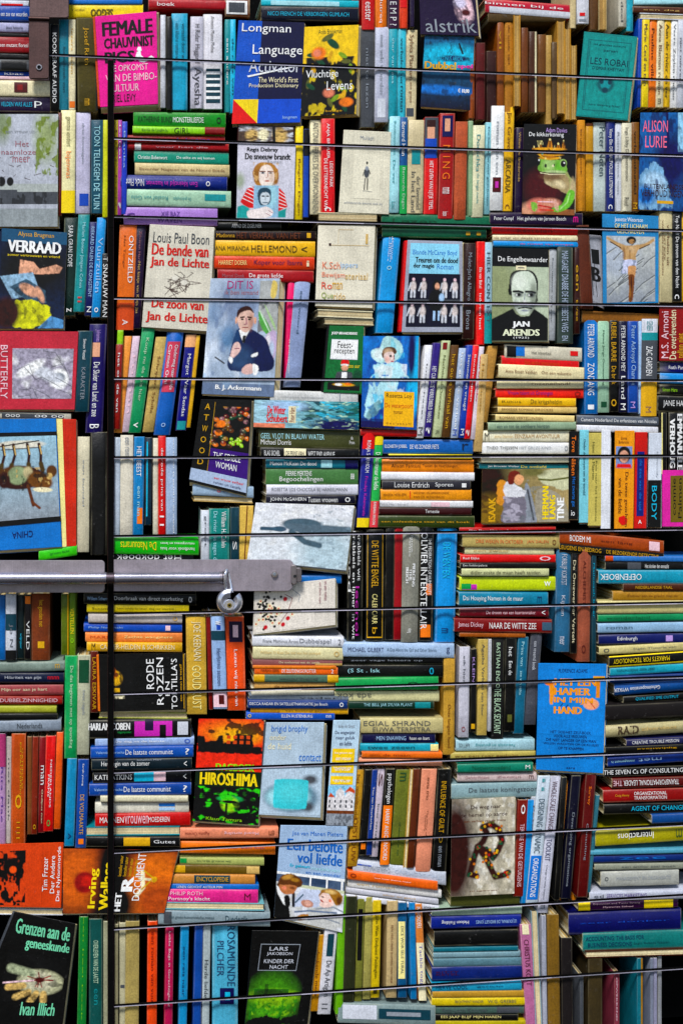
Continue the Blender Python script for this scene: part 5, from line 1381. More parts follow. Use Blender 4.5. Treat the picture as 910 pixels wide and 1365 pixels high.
def art(c):
    c.blotch(5, .1, 'navy#143080', .7, soft=.4).ell(.98, .4, .14, .5, 'cyan#38b0e0', .5, 8).ell(.88, .2, .06, .25, 'navy', .7)
    c.blob([(.3, .12), (.36, .03), (.48, .0), (.6, .03), (.7, .1), (.72, .17), (.66, .23), (.56, .27), (.4, .29), (.26, .28), (.16, .23), (.15, .17), (.22, .13)], 'pale-cyan#b4dcdc', jag=.015).blotch(9, .1, 'cyan#58c0d8', .5, (.5, .02, .75, .28)).ell(.3, .2, .12, .06, 'white', .7, a=.6)
    c.blob([(.34, .2), (.37, .14), (.45, .115), (.56, .125), (.61, .17), (.56, .2), (.46, .18), (.38, .24)], 'brown#5a4030').ell(.45, .17, .08, .035, 'tan#c0a080', .7).blob([(.38, .2), (.46, .17), (.55, .18), (.575, .23), (.57, .27), (.52, .31), (.44, .3), (.39, .26)], 'skin#e4ccc4')
    c.ell(.5, .216, .022, .013, 'black', .5).ell(.565, .215, .012, .012, 'dark-brown', .5).line([(.555, .22), (.57, .245), (.55, .25)], .008, 'mauve').ell(.53, .275, .025, .009, 'red#b05058', .5).ell(.44, .25, .04, .03, 'salmon', .9, a=.4)
    c.blob([(.2, .33), (.3, .3), (.45, .3), (.6, .29), (.74, .32), (.72, .36), (.84, .44), (.7, .45), (.66, .5), (.62, .6), (.5, .7), (.36, .72), (.3, .82), (.22, .78), (.16, .9), (.06, .88), (.08, .7), (.12, .55), (.14, .46), (.22, .4)], 'pale-cyan#b0dce4', jag=.03)
    c.blotch(7, .12, 'white#e8f0f0', .7, (.15, .3, .8, .75), .25).blotch(8, .16, 'cyan#40b4d8', .7, (.05, .42, .7, .95), .2).blotch(9, .3, 'blue', .8, (.05, .42, .9, .95)).blob([(.2, .75), (.34, .7), (.3, .84), (.16, .9), (.08, .88)], 'slate#5a8488', .7).rect(0, .93, .6, 1, 'navy').rect(.0, .9, .45, .97, 'navy', .7).grain(.15)
K = Cover([(484, 448), (558, 448), (555, 573), (481, 569)], 'blue painted cover of a child in a pale bonnet with yellow title panel', 'blue', (2, 2))
K.pic((0, 0, 1, 1), art, 'blue#2a78c8', 'royal-blue#184a94').box((.4, .6, .94, .975), 'gold#f0b430').text((.44, .62, .9, .68), '^Rosetta Loy', 'dark-brown').text((.42, .725, .92, .79), '^De waterpoort', 'burnt-orange').text((.58, .81, .74, .84), '~roman', 'brown').text((.45, .93, .9, .955), '~m e u l e n h o f f', 'brown')

def art(c):
    c.blotch(8, .0, 'white', .7, soft=.6).ell(.78, .75, .3, .4, 'pale-cyan#b4c8d0', .9).ell(.5, .32, .2, .09, 'slate#4c606c', .2).ell(.55, .4, .25, .07, 'slate#5a6c78', .25, 6).ell(.28, .42, .07, .045, 'slate#46586a', .25).line([(.1, .43), (.3, .42)], .02, 'slate').line([(.62, .36), (.98, .37)], .03, 'slate#5a6c78').line([(.4, .45), (.55, .6), (.7, .64)], .03, 'slate#4c606c').line([(.5, .42), (.85, .43), (.95, .41)], .03, 'slate#5a6c78')
    c.blotch(16, .22, 'slate#7a8c98', .5, (.6, .0, 1, 1)).grain(.15, 30)
K = Cover([(341, 670), (472, 674), (461, 762), (329, 748)], 'white cover with a slate silhouette of a floating swimmer', 'pale-grey#d4d6dc', (3, 4))
K.pic((0, 0, 1, 1), art, 'white#dfe0e4', 'pale-grey#d4dade').box((0, .98, 1, 1), 'dark-grey')

def art(c):
    c.blotch(8, .1, 'cyan', .8, (.25, 0, 1, 1)).blotch(10, .1, 'dark-green', .8, (.45, .1, 1, 1)).blotch(14, .2, 'dark-teal', .9, (.45, .0, 1, .8)).ell(.8, .9, .25, .3, 'navy', .8).ell(.3, .2, .2, .2, 'pale-blue', .8).rect(.0, .85, .3, 1, 'salmon').blotch(16, .32, 'pale-green', .7, (.4, 0, 1, 1)).grain(.3)
K = Cover([(339, 533), (478, 536), (478, 573), (338, 569)], 'sea green landscape spine lying flat with a red hand-lettered title', 'teal#3a9aa8', (0, 2), depth=.03)
K.pic((0, 0, 1, 1), art, 'pale-cyan#a0c4d0', 'teal#2a8a90', True).text((.13, .2, .3, .5), '!De Winter', 'red').text((.12, .52, .32, .8), '!Schubert', 'red').box((.33, .2, .4, .82), 'cream').text((.34, .25, .39, .78), 'Peter Härt', 'dark-red', 90)

def art(c):
    for i in range(44):
        x, y = .2 + .1 * c.r.randn(), .5 + .22 * c.r.randn()
        c.ell(x, y, .022, .03, 'black', .3)
    for i in range(26):
        x, y = .3 + .12 * c.r.randn(), .62 + .14 * c.r.randn()
        c.ell(x, y, .032, .045, 'cream', .3).ell(x, y, .014, .02, 'red#c83a44', .4)
    for x, y in ((.18, .9), (.47, .88), (.55, .75), (.5, .3)):
        c.ell(x, y, .035, .05, 'red#c02a34', .4)
    c.line([(.5, .2), (.62, .3), (.55, .6), (.4, .88)], .006, 'dark-red').line([(.62, .1), (.75, .25), (.72, .4)], .006, 'grey').grain(.06)
K = Cover([(339, 782), (447, 771), (447, 833), (337, 846)], 'cream cover with black and red ink blossoms and fine wandering lines', 'cream#e4dcd0', (3, 3))
K.pic((.02, .05, .75, .97), art, 'cream#e4dcd0').text((.8, .05, .83, .5), '~een kleine naam', 'mauve', -90).text((.86, .04, .89, .45), '~en een roman', 'mauve', -90)

def art(c):
    c.ell(.1, .3, .2, .6, 'dark-brown#2c261e', .7).ell(.1, .8, .2, .3, 'ochre#80642c', .8).blotch(9, .1, 'dark-brown', .6, (0, .0, .25, 1)).blob([(.18, .25), (.28, .22), (.29, .6), (.2, .68), (.17, .5)], 'orange#d08c40', jag=.03)
    c.blob([(.66, .06), (1, .04), (1, .4), (.8, .34), (.68, .25)], 'cream#c4c4a0', jag=.02).line([(.66, .2), (.8, .22), (1, .18)], .012, 'olive').ell(.6, .06, .14, .08, 'olive#6c6840', .7).blotch(10, .15, 'grey#8a8c84', .6, (.45, .2, .75, .5)).blob([(.5, .3), (.56, .4), (.64, 1), (.5, 1)], 'slate#8a8f98').line([(.53, .4), (.6, .95)], .012, 'dark-grey').blob([(.64, .4), (.9, .5), (1, 1), (.66, 1)], 'tan#9c9480')
    c.blob([(.28, .5), (.45, .48), (.5, .6), (.5, 1), (.24, 1), (.25, .7)], 'mauve#75707c', jag=.02).blotch(9, .1, 'lilac#b4aebc', .7, (.25, .5, .5, 1)).blob([(.27, .25), (.34, .24), (.42, .32), (.5, .4), (.5, .5), (.38, .52), (.27, .48)], 'white#dcdce0', jag=.02).blob([(.3, .2), (.32, .06), (.39, .03), (.44, .08), (.4, .16), (.36, .28), (.31, .28)], 'brown#702c1c').blob([(.38, .16), (.42, .1), (.475, .14), (.48, .22), (.44, .3), (.38, .26)], 'skin#e0a478').blotch(6, .2, 'slate#70787c', .5, (.25, .4, .6, 1)).grain(.12)
K = Cover([(642, 626), (757, 624), (757, 695), (641, 698)], 'painted cover of a woman in white leaning, with yellow sideways names', 'ochre#8f7c50', (2, 2))
K.pic((0, 0, 1, 1), art, 'olive#5c5430', 'tan#a89468', True).text((.08, .52, .16, .97), '!ISAAK', 'gold', 90).text((.7, .33, .77, .95), '!HERMAN', 'yellow', 90).text((.78, .5, .85, .95), '!LANG', 'yellow', 90).text((.87, .55, .95, .98), '!TINE', 'white', 90)

K = Cover([(882, 627), (912, 626), (912, 702), (882, 702)], 'magenta bordered cover with dull gold panel beneath the black spine', 'pink#d83a9c', (2, 2))
K.box((.36, .1, .98, .92), 'olive#6c5c20').text((.45, .15, .6, .8), 'connie', 'black', 90).text((.7, .15, .86, .85), 'Palmen', 'black', 90)

def art(c):
    c.ell(.2, .4, .3, .16, 'gold', .3, -30).ell(.12, .3, .14, .12, 'orange', .4).ell(.25, .33, .1, .05, 'brown', .5, -30).rect(.0, .75, .6, .85, 'cream').rect(.1, .62, .4, .75, 'gold').blotch(6, .2, 'black', .8).grain(.25)
K = Cover([(132, 872), (246, 870), (247, 946), (134, 949)], 'black cover with big sideways white capitals and a golden loaf', 'black', (2, 4), left_edge=(3, 'orange'))
K.pic((.13, .1, .4, .9), art, 'black').text((.55, .1, .64, .62), 'RODE', 'white', 90).text((.67, .08, .75, .9), 'ROZEN', 'white', 90).text((.77, .5, .82, .75), 'EN', 'white', 90).text((.84, .1, .91, .98), "TORTILLA'S", 'white', 90).text((.94, .2, .965, .85), '~een roman in twaalf', 'gold', 90).box((.985, .02, .992, .98), 'gold')

def art(c):
    c.ell(.55, .25, .5, .22, 'orange', .9).ell(.6, .3, .3, .15, 'yellow', 1.0, a=.5).poly([(.0, .5), (.0, .3), (.1, .32), (.12, .42), (.3, .4), (.32, .3), (.4, .3), (.4, .44), (.55, .4), (.58, .28), (.85, .28), (.86, .5), (1, .5), (1, .62), (0, .62)], 'black', jag=.03)
    for i in range(8):
        c.rect(.45 + (i % 4) * .1, .3 + (i // 4) * .09, .5 + (i % 4) * .1, .36 + (i // 4) * .09, 'burnt-orange')
    c.blotch(8, .12, 'black', .9, (0, .0, 1, .3)).grain(.2)
def art2(c):
    c.ell(.55, .35, .2, .09, 'green', .3).ell(.55, .5, .13, .2, 'lime', .4).blotch(8, .12, 'lime#4cd024', .9, soft=.2).ell(.55, .43, .12, .04, 'black', .3).line([(.5, .5), (.5, .8)], .02, 'black').blotch(5, .2, 'black', .9).grain(.2)
K = Cover([(265, 958), (352, 959), (344, 1100), (257, 1094)], 'cover of a burning red city above green ghost figures and yellow capitals', 'black', (3, 3))
K.pic((0, 0, 1, .53), art, 'burnt-orange#e03c14').pic((0, .64, 1, 1), art2, 'black#0c1a0c').box((0, .5, 1, .655), 'dark-green#1a2c14').text((.07, .52, .96, .64), '!HIROSHIMA', 'yellow').text((.3, .43, .9, .5), '!DAGBOEK', 'lime').text((.2, .95, .75, .98), '~Klaus Tamura', 'lime')

def art(c):
    c.ell(.5, .62, .47, .34, 'slate#6a8494', .25).ell(.45, .63, .36, .26, 'pale-cyan', .35).ell(.82, .22, .12, .1, 'dark-grey', .8).ell(.8, .82, .1, .1, 'dark-grey', .9).blob([(.2, .3), (.24, .23), (.5, .22), (.75, .23), (.79, .3), (.79, .55), (.77, .82), (.72, .87), (.5, .88), (.26, .87), (.21, .82), (.2, .55)], 'cyan#50c4cc').ell(.5, .5, .26, .22, 'cyan#6cd0d4', 1, a=.6).grain(.08)
K = Cover([(355, 963), (432, 963), (427, 1090), (345, 1086)], 'pale grey-blue cover with a cyan rounded square in a shadowed ring', 'pale-blue#b4c6d4', (4, 4), left_edge=(3, 'dark-grey'))
K.pic((.02, .5, .98, .98), art, 'pale-blue#b4c6d4').text((.1, .03, .72, .12), '^brigid brophy', 'blue').text((.08, .13, .36, .19), '^onder', 'cream').text((.06, .22, .45, .29), '^de huid', 'cream').text((.6, .34, .97, .41), '^contact', 'blue')

def art(c):
    c.rect(0, .0, 1, .35, 'cyan#88c0dc').poly([(0, .3), (.1, .2), (.25, .3), (.3, .3), (.3, .15), (.45, .05), (.6, .15), (.62, .28), (.75, .1), (.9, .04), (1, .15), (1, .62), (0, .62)], 'white#d8d4d4').poly([(.0, .3), (.1, .18), (.28, .3)], 'burnt-orange').poly([(.6, .18), (.8, .02), (1, .12), (1, .2), (.8, .14)], 'burnt-orange')
    for i in range(10):
        c.rect(.06 + (i % 5) * .2, .36 + (i // 5) * .12, .12 + (i % 5) * .2, .43 + (i // 5) * .12, 'dark-grey')
    c.rect(0, .62, 1, .7, 'brown').rect(0, .7, 1, 1, 'grey').blotch(9, .1, 'dark-grey', .7, (0, .7, 1, 1)).grain(.25)
K = Cover([(444, 960), (480, 960), (470, 1101), (434, 1100)], 'pale blue cover with yellow title panels over a row of gabled houses', 'pale-blue#bcd4e4', (3, 3))
K.pic((0, .62, 1, 1), art, 'cyan#9cc8dc').text((.2, .04, .8, .07), '~Anke de Graaf', 'grey').text((.1, .1, .85, .14), 'De wegwijzer', 'navy').text((.15, .15, .85, .19), 'naar geluk', 'navy').text((.3, .2, .75, .24), 'en liefde', 'navy')
for a, b in ((.27, .4), (.41, .5), (.53, .61)):
    K.box((.06, a, .88, b), 'gold#f0c840').text((.14, a + .03, .8, a + .055), '~het geheim van', 'white').text((.2, b - .045, .76, b - .02), '~een vrouw', 'white')

def art(c):
    c.poly([(.14, .22), (.2, .18), (.24, .3), (.2, .54), (.16, .54)], 'orange#e8961c').ell(.14, .2, .07, .045, 'orange', .3).ell(.16, .17, .03, .03, 'blue#2080cc', .3).rect(.87, .14, .93, .42, 'orange#d8861c').rect(.82, .09, 1, .12, 'orange#e0a03c').ell(.8, .52, .12, .085, 'salmon#f4a078', .2).line([(.76, .46), (.86, .58)], .008, 'burnt-orange').line([(.36, .52), (.3, .6)], .008, 'navy').line([(.44, .54), (.38, .62)], .008, 'navy').grain(.06)
K = Cover([(717, 884), (808, 885), (803, 1031), (714, 1026)], 'bright blue handbook with chunky orange title, a saw and a hammer', 'blue#2080cc', (2, 3))
K.pic((.03, .06, .98, .66), art, 'blue#2080cc').text((.3, .05, .72, .085), 'FLORENCE ADAMS', 'navy')
for i, (t, x1) in enumerate((('!MET EEN', .86), ('!HAMER', .78), ('!IN MIJN', .82), ('!HAND', .66))):
    K.text((.24, .14 + i * .087, x1, .205 + i * .087), t, 'orange#f09a1c')
for i, (t, x0, x1) in enumerate((('HET DOE-HET-ZELF-BOEK', .2, .8), ('VOOR ALLE VROUWEN', .25, .74), ('DIE NIET LANGER OP EEN MAN', .14, .88), ('WILLEN WACHTEN OM DE KLUSJES', .1, .92), ('OP TE KNAPPEN', .32, .7))):
    K.text((x0, .625 + i * .037, x1, .65 + i * .037), t, 'navy')
K.text((.15, .86, .88, .88), '~illustraties bij de tekst van een en', 'navy').text((.45, .96, .58, .975), '~sara', 'navy')

def art(c):
    c.blotch(5, .05, 'pale-grey#d0c8b8', .6, soft=.3).blotch(11, .15, 'white#d8d4c8', .7).ell(.06, .55, .3, .6, 'dark-brown', .7)
    pts = [(.5, .3), (.62, .27), (.75, .33), (.8, .45), (.74, .55), (.66, .62), (.58, .55), (.42, .5), (.36, .62), (.3, .78), (.4, .8)]
    pts2 = [(.42, .5), (.55, .62), (.62, .72), (.7, .82), (.85, .8), (.9, .78)]
    pts3 = [(.5, .3), (.56, .36), (.5, .45), (.42, .5)]
    for p in (pts, pts2, pts3):
        c.line(p, .055, 'dark-brown')
    for p in pts + pts2:
        for q in range(4):
            c.ell(p[0] + .025 * c.r.randn(), p[1] + .02 * c.r.randn(), .02, .014, ('dark-red#a02818', 'orange#c8702c', 'dark-green', 'gold', 'olive')[c.r.randint(5)], .4)
    c.grain(.25)
K = Cover([(602, 1066), (686, 1062), (685, 1191), (600, 1195)], 'mottled beige cover with a looping trail of red flowers', 'tan#a49a88', (2, 2))
K.pic((0, .0, 1, 1), art, 'tan#b0a894').text((.3, .07, .78, .12), 'De weg naar', 'dark-brown').text((.14, .15, .88, .2), 'de hemel op aarde', 'dark-brown').text((.2, .22, .85, .245), '~een verhaal van de mens', 'brown').text((.3, .95, .75, .965), '~uitgever', 'brown')

def art(c):
    c.blotch(5, .0, 'black', 1, (.0, .08, .62, .95), .12).blotch(9, .1, 'black', 1, (.0, .2, .5, 1), .12).ell(.3, .35, .2, .15, 'black', .3).ell(.34, .4, .08, .06, 'burnt-orange#e85a14', .3).grain(.1)
K = Cover([(-2, 1127), (85, 1123), (82, 1210), (-2, 1208)], 'orange thriller cover with black splashed figure and white sideways title', 'burnt-orange#cc4a0e', (1, 2))
K.pic((0, .02, .68, .98), art, 'burnt-orange#cc4a0e').text((.69, .22, .77, .75), 'Tim Frazer', 'white', 90).text((.81, .2, .88, .78), 'Der Andere', 'white', 90).text((.91, .06, .98, .9), 'Die Nylonmorde', 'white', 90)

def art(c):
    c.ell(.12, .45, .22, .5, 'burnt-orange#c8601c', .8).ell(.2, .52, .1, .17, 'dark-red#8c1a10', .3, 15).ell(.22, .5, .05, .08, 'red#b83020', .5).ell(.82, .6, .28, .55, 'orange#d87018', .6).ell(.9, .8, .2, .3, 'burnt-orange#a84c10', .8).ell(.45, .3, .15, .6, 'black', .6).ell(.5, .9, .2, .4, 'black', .7)
    c.line([(.72, .35), (.75, .6), (.7, .72)], .02, 'cream').line([(.7, .45), (.83, .48)], .012, 'cream').line([(.73, .33), (.83, .45), (.74, .62)], .008, 'gold').ell(.84, .47, .025, .045, 'gold', .4).grain(.2)
K = Cover([(85, 1131), (238, 1133), (219, 1217), (84, 1218)], 'dark glowing thriller cover with parted lips and slanted yellow capitals', 'dark-brown#2a1208', (2, 2))
K.pic((0, 0, 1, 1), art, 'brown#7a3410', 'dark-brown#2a1408').text((.24, .3, .33, .92), '!Irving', 'yellow', 90).text((.35, .2, .45, .95), '!Wallace', 'yellow', 90).text((.50, .68, .56, .97), '!HET', 'white', 90).text((.545, .42, .65, .66), '!R', 'white', 90).text((.66, .06, .73, .8), 'DOCUMENT', 'white', 90)
for i in range(4):
    K.text((.5 + i * .045, .1 + .02 * i, .53 + i * .045, .42), '~bestseller auteur', 'gold', 90)

def art(c):
    c.ell(.62, .55, .38, .28, 'tan#a8a888', .2).ell(.6, .52, .26, .2, 'tan#b8b49a', .5).line([(.1, .3), (.45, .38)], .08, 'pale-green#a0a888').line([(.1, .7), (.35, .65)], .06, 'tan').line([(.25, .9), (.45, .78)], .06, 'tan').line([(.5, .98), (.58, .8)], .06, 'tan').line([(.72, .96), (.7, .8)], .06, 'tan')
    for i in range(12):
        a = c.r.rand() * 6.28
        c.line([(.6, .5), (.6 + .22 * math.cos(a), .5 + .16 * math.sin(a))], .012, 'dark-red', .8)
    c.ell(.6, .5, .08, .06, 'maroon', .4).line([(.0, .62), (.5, .52)], .015, 'pale-pink').blotch(6, .2, 'black', .6).grain(.35)
K = Cover([(20, 1215), (101, 1231), (76, 1368), (-6, 1368)], 'black cover of a pale open hand with green condensed lettering', 'black', (3, 3), left_edge=(3, 'dark-grey'))
K.pic((.0, .36, .98, .78), art, 'black#0c1012').text((.06, .05, .95, .18), '!Grenzen aan de', 'pale-green#78c8a0').text((.26, .2, .98, .32), '!geneeskunde', 'pale-green#78c8a0').text((.36, .78, .92, .9), '!Ivan Illich', 'pale-green#78c8a0')

def art(c):
    c.rect(0, .0, 1, .22, 'slate#4c5c74').ell(.6, .1, .2, .1, 'slate#34445c', .8).rect(0, .0, 1, .05, 'white').rect(.48, .02, .51, .24, 'white').rect(.73, .02, .75, .24, 'white').rect(.95, .02, .98, .24, 'white')
    c.rect(0, .22, 1, 1, 'pale-grey#c4c4c0').rect(.3, .22, 1, .3, 'cream#c4c8a8').blotch(4, .0, 'white#e4e6ee', .8, (.2, .28, 1, 1), .3)
    c.blob([(.36, .34), (.5, .28), (.66, .3), (.66, .5), (.6, .62), (.4, .66), (.28, .7), (.26, .6)], 'silver#c0c8dc', jag=.02).line([(.4, .42), (.3, .6)], .012, 'slate').line([(.6, .66), (.85, .56), (1, .62)], .012, 'grey').line([(.3, .8), (.5, .72), (.9, .66)], .014, 'slate#6a7890').line([(.5, .9), (.7, .8), (.95, .84)], .012, 'grey')
    c.blob([(.0, .32), (.05, .34), (.12, .5), (.2, .7), (.22, 1), (.0, 1)], 'dark-brown#201c20').poly([(.0, .3), (.06, .36), (.14, .52), (.17, .72), (.12, .68), (.03, .48)], 'white').blob([(.13, .52), (.2, .5), (.22, .7), (.16, .74)], 'black').line([(.26, .42), (.27, .68)], .024, 'dark-grey#2c2c30')
    c.blob([(.03, .32), (.05, .14), (.14, .03), (.26, .03), (.36, .12), (.38, .22), (.3, .3), (.26, .28), (.2, .32)], 'brown#5c3818', jag=.015).ell(.16, .1, .08, .05, 'ochre#b88848', .7, -20).ell(.27, .14, .06, .04, 'ochre#a87838', .7).blob([(.04, .3), (.1, .28), (.2, .26), (.3, .27), (.29, .36), (.24, .44), (.14, .47), (.07, .42)], 'skin#b8744c').ell(.24, .32, .04, .03, 'brown#6a3c20', .7, a=.8).ell(.12, .34, .035, .04, 'salmon', .6)
    c.blob([(.64, .4), (.67, .28), (.78, .22), (.9, .24), (.98, .34), (.96, .46), (.9, .52), (.84, .46), (.76, .32)], 'ochre#9c6c34', jag=.015).ell(.8, .28, .08, .04, 'gold#dcb878', .7).ell(.93, .42, .04, .08, 'brown#5a3818', .7).blob([(.64, .4), (.7, .32), (.78, .34), (.83, .42), (.86, .5), (.8, .57), (.7, .6), (.65, .56), (.66, .5)], 'skin#ecccc0').ell(.68, .48, .03, .016, 'red#a84840', .5, 30).ell(.69, .4, .022, .012, 'dark-brown', .6).ell(.8, .45, .02, .03, 'salmon', .5)
    c.blob([(.38, .56), (.42, .52), (.5, .51), (.55, .55), (.55, .62), (.48, .66), (.4, .64)], 'skin#b07c68').ell(.48, .58, .05, .05, 'salmon#d0a090', .7).blob([(.33, .9), (.4, .82), (.5, .8), (.46, .9), (.36, .96)], 'skin#b07840').grain(.12)
K = Cover([(374, 1100), (463, 1101), (456, 1243), (365, 1222)], 'pale blue romance cover with a couple leaning over a baby', 'pale-blue#a4bcd8', (2, 3))
K.pic((.0, .5, 1, 1), art, 'pale-blue#a4bcd8').text((.18, .06, .94, .115), '^Jos van Manen Pieters', 'blue').text((.12, .14, .95, .26), '!Een belofte', 'blue#1c62b0').text((.28, .275, .95, .385), '!vol liefde', 'blue#1c62b0').text((.18, .405, .48, .445), '!Er gebeurt', 'cyan').text((.5, .41, .92, .445), '~medeleven', 'pale-cyan').text((.42, .46, .94, .49), '~en een wonder', 'blue')

def art(c):
    c.ell(.45, .6, .44, .44, 'lime#4c8c14', .8).ell(.5, .52, .42, .12, 'yellow#86b028', .8).rect(.1, .38, .75, .52, 'dark-green#1c5a10', .85).ell(.4, .45, .3, .06, 'black', .5, a=.6).rect(.3, .3, .36, .5, 'black', .6).blotch(11, .05, 'lime#2c6c10', .7, (.05, .55, .95, .95)).blotch(14, .1, 'yellow#8cb838', .5, (.1, .6, .9, .85)).poly([(0, .95), (.3, .84), (.7, .9), (1, .8), (1, 1), (0, 1)], 'black', jag=.04).grain(.25)
K = Cover([(336, 1240), (425, 1241), (402, 1368), (321, 1368)], 'black cover with a glowing lime green field and boxed title', 'black', (3, 3))
K.pic((.06, .38, .9, .98), art, 'black').box((.16, .14, .76, .42), 'grey').box((.17, .148, .75, .412), 'black#101810').text((.3, .17, .58, .21), '^LARS', 'pale-grey').text((.27, .225, .66, .265), '^JAKOBSON', 'pale-grey').text((.24, .3, .7, .34), '^KINDER DER', 'pale-grey').text((.34, .36, .62, .4), '^NACHT', 'pale-grey')

def art(c):
    c.rect(0, 0, .12, 1, 'dark-grey').line([(.3, .1), (.25, .9)], .03, 'black').line([(.5, .2), (.6, .9)], .03, 'black').ell(.6, .3, .2, .1, 'dark-grey', .4).grain(.2)
K = Cover([(776, 312), (800, 314), (804, 412), (786, 404)], 'grey poster-like cover with heavy black letters leaning behind the crucified figure', 'pale-grey#8f9098', (1, 1), d0=.012)
K.pic((.1, .05, .9, .95), art, 'pale-grey#989aa2').text((.4, .2, .85, .4), '!I', 'black').text((.3, .45, .9, .65), '!B', 'black')

def art(c):
    soft_face(c, .5, .45, .36, 'skin#d8a088', 'black', 1.3, 'brown')
    c.poly([(0, 1), (.1, .8), (.9, .8), (1, 1)], 'red').grain(.15)
K = Cover([(819, 574), (845, 574), (843, 706), (818, 705)], 'orange book with a small dark-haired portrait and upright black title', 'orange#f09c1c', (1, 2))
K.pic((.06, .16, .9, .38), art, 'pale-blue#7a90c0').text((.3, .06, .62, .09), '~Sonia', 'brown').text((.2, .1, .72, .13), '~Bandaranike', 'brown').text((.5, .42, .72, .97), '^De twee gezichten', 'brown', -90).text((.2, .48, .4, .84), '^van de liefde', 'brown', -90).box([(.24, .88), (.5, .86), (.7, .9), (.66, .95), (.4, .96), (.22, .92)], 'red')
K = Cover([(846, 576), (862, 576), (860, 706), (844, 706)], 'narrow scarlet book with a dark blue upright panel', 'red#c8301c', (1, 2))
K.box((.2, .2, .8, .86), 'navy#1a2a70').text((.35, .28, .62, .8), '~de zee van de tijd', 'blue', -90).text((.35, .9, .65, .94), 'A', 'white')
K = Cover([(864, 577), (881, 577), (880, 703), (862, 703)], 'book with white top half and black lower half lettered in cyan', 'white#d4dae4', (1, 2))
K.box((0, .5, 1, 1), 'black').text((.3, .56, .68, .92), 'BODY', 'cyan', -90).text((.6, .2, .75, .48), '~kennedy', 'grey', -90)
for (x0, x1, y0, y1, nm, lb, ed) in ((758, 770, 575, 692, 'black#18161a', 'black book lettered down its length in orange and then blue', (1, 2)), (772, 784, 573, 697, 'pale-cyan#84ccd8', 'pale turquoise slim book standing beside the black and orange lettered one', (1, 2)), (784, 801, 577, 701, 'tan#c9ba6a', 'dull yellow book with faint upright lettering beside the pale turquoise one', (1, 2)), (801, 813, 573, 705, 'white#e4e6ec', 'plain white book with page edges beside the orange portrait book', (1, 2))):
    K = Cover([(x0, y0), (x1, y0), (x1 - 1, y1), (x0 - 1, y1)], lb, nm, ed)
    if nm.startswith('black'): K.text((.3, .05, .75, .5), 'Tove Nilsen', 'orange', -90).text((.3, .52, .75, .86), 'Het zwarte gat', 'blue', -90).text((.3, .9, .7, .96), '~io', 'white')
    elif nm.startswith('tan'): K.text((.55, .3, .7, .95), '~Reis naar het binnenste', 'olive', -90).text((.3, .1, .5, .5), '~Hans en Maarten', 'olive', -90)
    elif nm.startswith('pale'): K.text((.35, .1, .7, .7), '~Onder de dorpen om de wereld', 'dark-teal', -90)
# ------------------------------------------------------------------ reading the list of spines
GROUPS = []


def read_books():
    cur = None
    for ln in BOOKS.strip().split('\n'):
        if ln.startswith('# '):
            cur = (ln[2:], [])
            GROUPS.append(cur)
            continue
        segs = ln.split('|')
        h = segs[0].split()
        s = Spine(h[0], *[float(x) for x in h[1:6]], h[6], h[7] if len(h) > 7 else '')
        for sg in segs[1:]:
            sg = sg.strip()
            if sg[0] == '*':
                p = sg[1:].split(',')
                f = [float(x) for x in p[1:]]
                s.bands.append((p[0], f[0], f[1], f[2] if len(f) > 2 else .0, f[3] if len(f) > 3 else 1.0))
            else:
                a, _, t = sg.partition(' ')
                p = a.split(',')
                f = [float(x) for x in p[1:]]
                want(t)
                s.texts.append((p[0], f[0], f[1], f[2], f[3] if len(f) > 3 else .5, t))
        cur[1].append(s)


ORD = 'first second third fourth fifth sixth seventh eighth ninth tenth eleventh twelfth thirteenth fourteenth fifteenth sixteenth seventeenth eighteenth nineteenth twentieth'.split()
name_of = lambda c: c.split('#')[0].replace('-', ' ')


def labels():
    """each book by its colour, its lettering and the books it stands between"""
    used = {c.label for c in COVERS}
    for phrase, books in GROUPS:
        for kind in 'VH':
            row = sorted([b for b in books if b.kind == kind], key=lambda b: b.box[0] if kind == 'V' else b.box[2])
            for i, b in enumerate(row):
                c = name_of(b.color)
                noun = ('book with page edges showing' if 'p' in b.flags else 'cloth spine' if 'o' in b.flags else 'hardback spine' if 'h' in b.flags else 'spine')
                if kind == 'H' and 'p' not in b.flags:
                    noun = 'lying hardback' if 'h' in b.flags else 'lying cloth book' if 'o' in b.flags else 'lying book'
                tc = [name_of(t[0]) for t in b.texts[:1]]
                bd = [name_of(t[0]) for t in b.bands[:1]]
                deco = f' lettered {tc[0]}' if tc else f' with {bd[0]} patch' if bd else ' without lettering' if 'p' not in b.flags else ''
                both = f' lettered {tc[0]} with {bd[0]} patch' if tc and bd else deco
                l = name_of(row[i - 1].color) if i else None
                r = name_of(row[i + 1].color) if i + 1 < len(row) else None
                w = ('left', 'right') if kind == 'V' else ('top', 'bottom')
                if l and r: nb = f'between {l} and {r} ones' if l != r else f'between two {l} ones'
                elif l: nb = (f'rightmost, beside {l} one,' if kind == 'V' else f'lowest, below {l} one,')
                elif r: nb = (f'leftmost, beside {r} one,' if kind == 'V' else f'topmost, above {r} one,')
                else: nb = ''
                o = f'{ORD[i]} from {w[0]}' if i < 20 else f'{ORD[len(row) - 1 - i]} from {w[1]}'
                cand = [f'{c} {noun}{both} {nb} {phrase}', f'{c} {noun}{deco} {nb} {phrase}', f'{c} {noun} {nb} {phrase}', f'{c} {noun}{both}, {o} {phrase}', f'{c} {noun}{deco}, {o} {phrase}', f'{c} {noun}, {o} {phrase}', f'{c} book, {o} {phrase}']
                for t in cand:
                    t = ' '.join(t.split())
                    if len(t.split()) <= 16 and t not in used:
                        break
                used.add(t)
                b.label = t


read_books()
evaluate_texts()
labels()

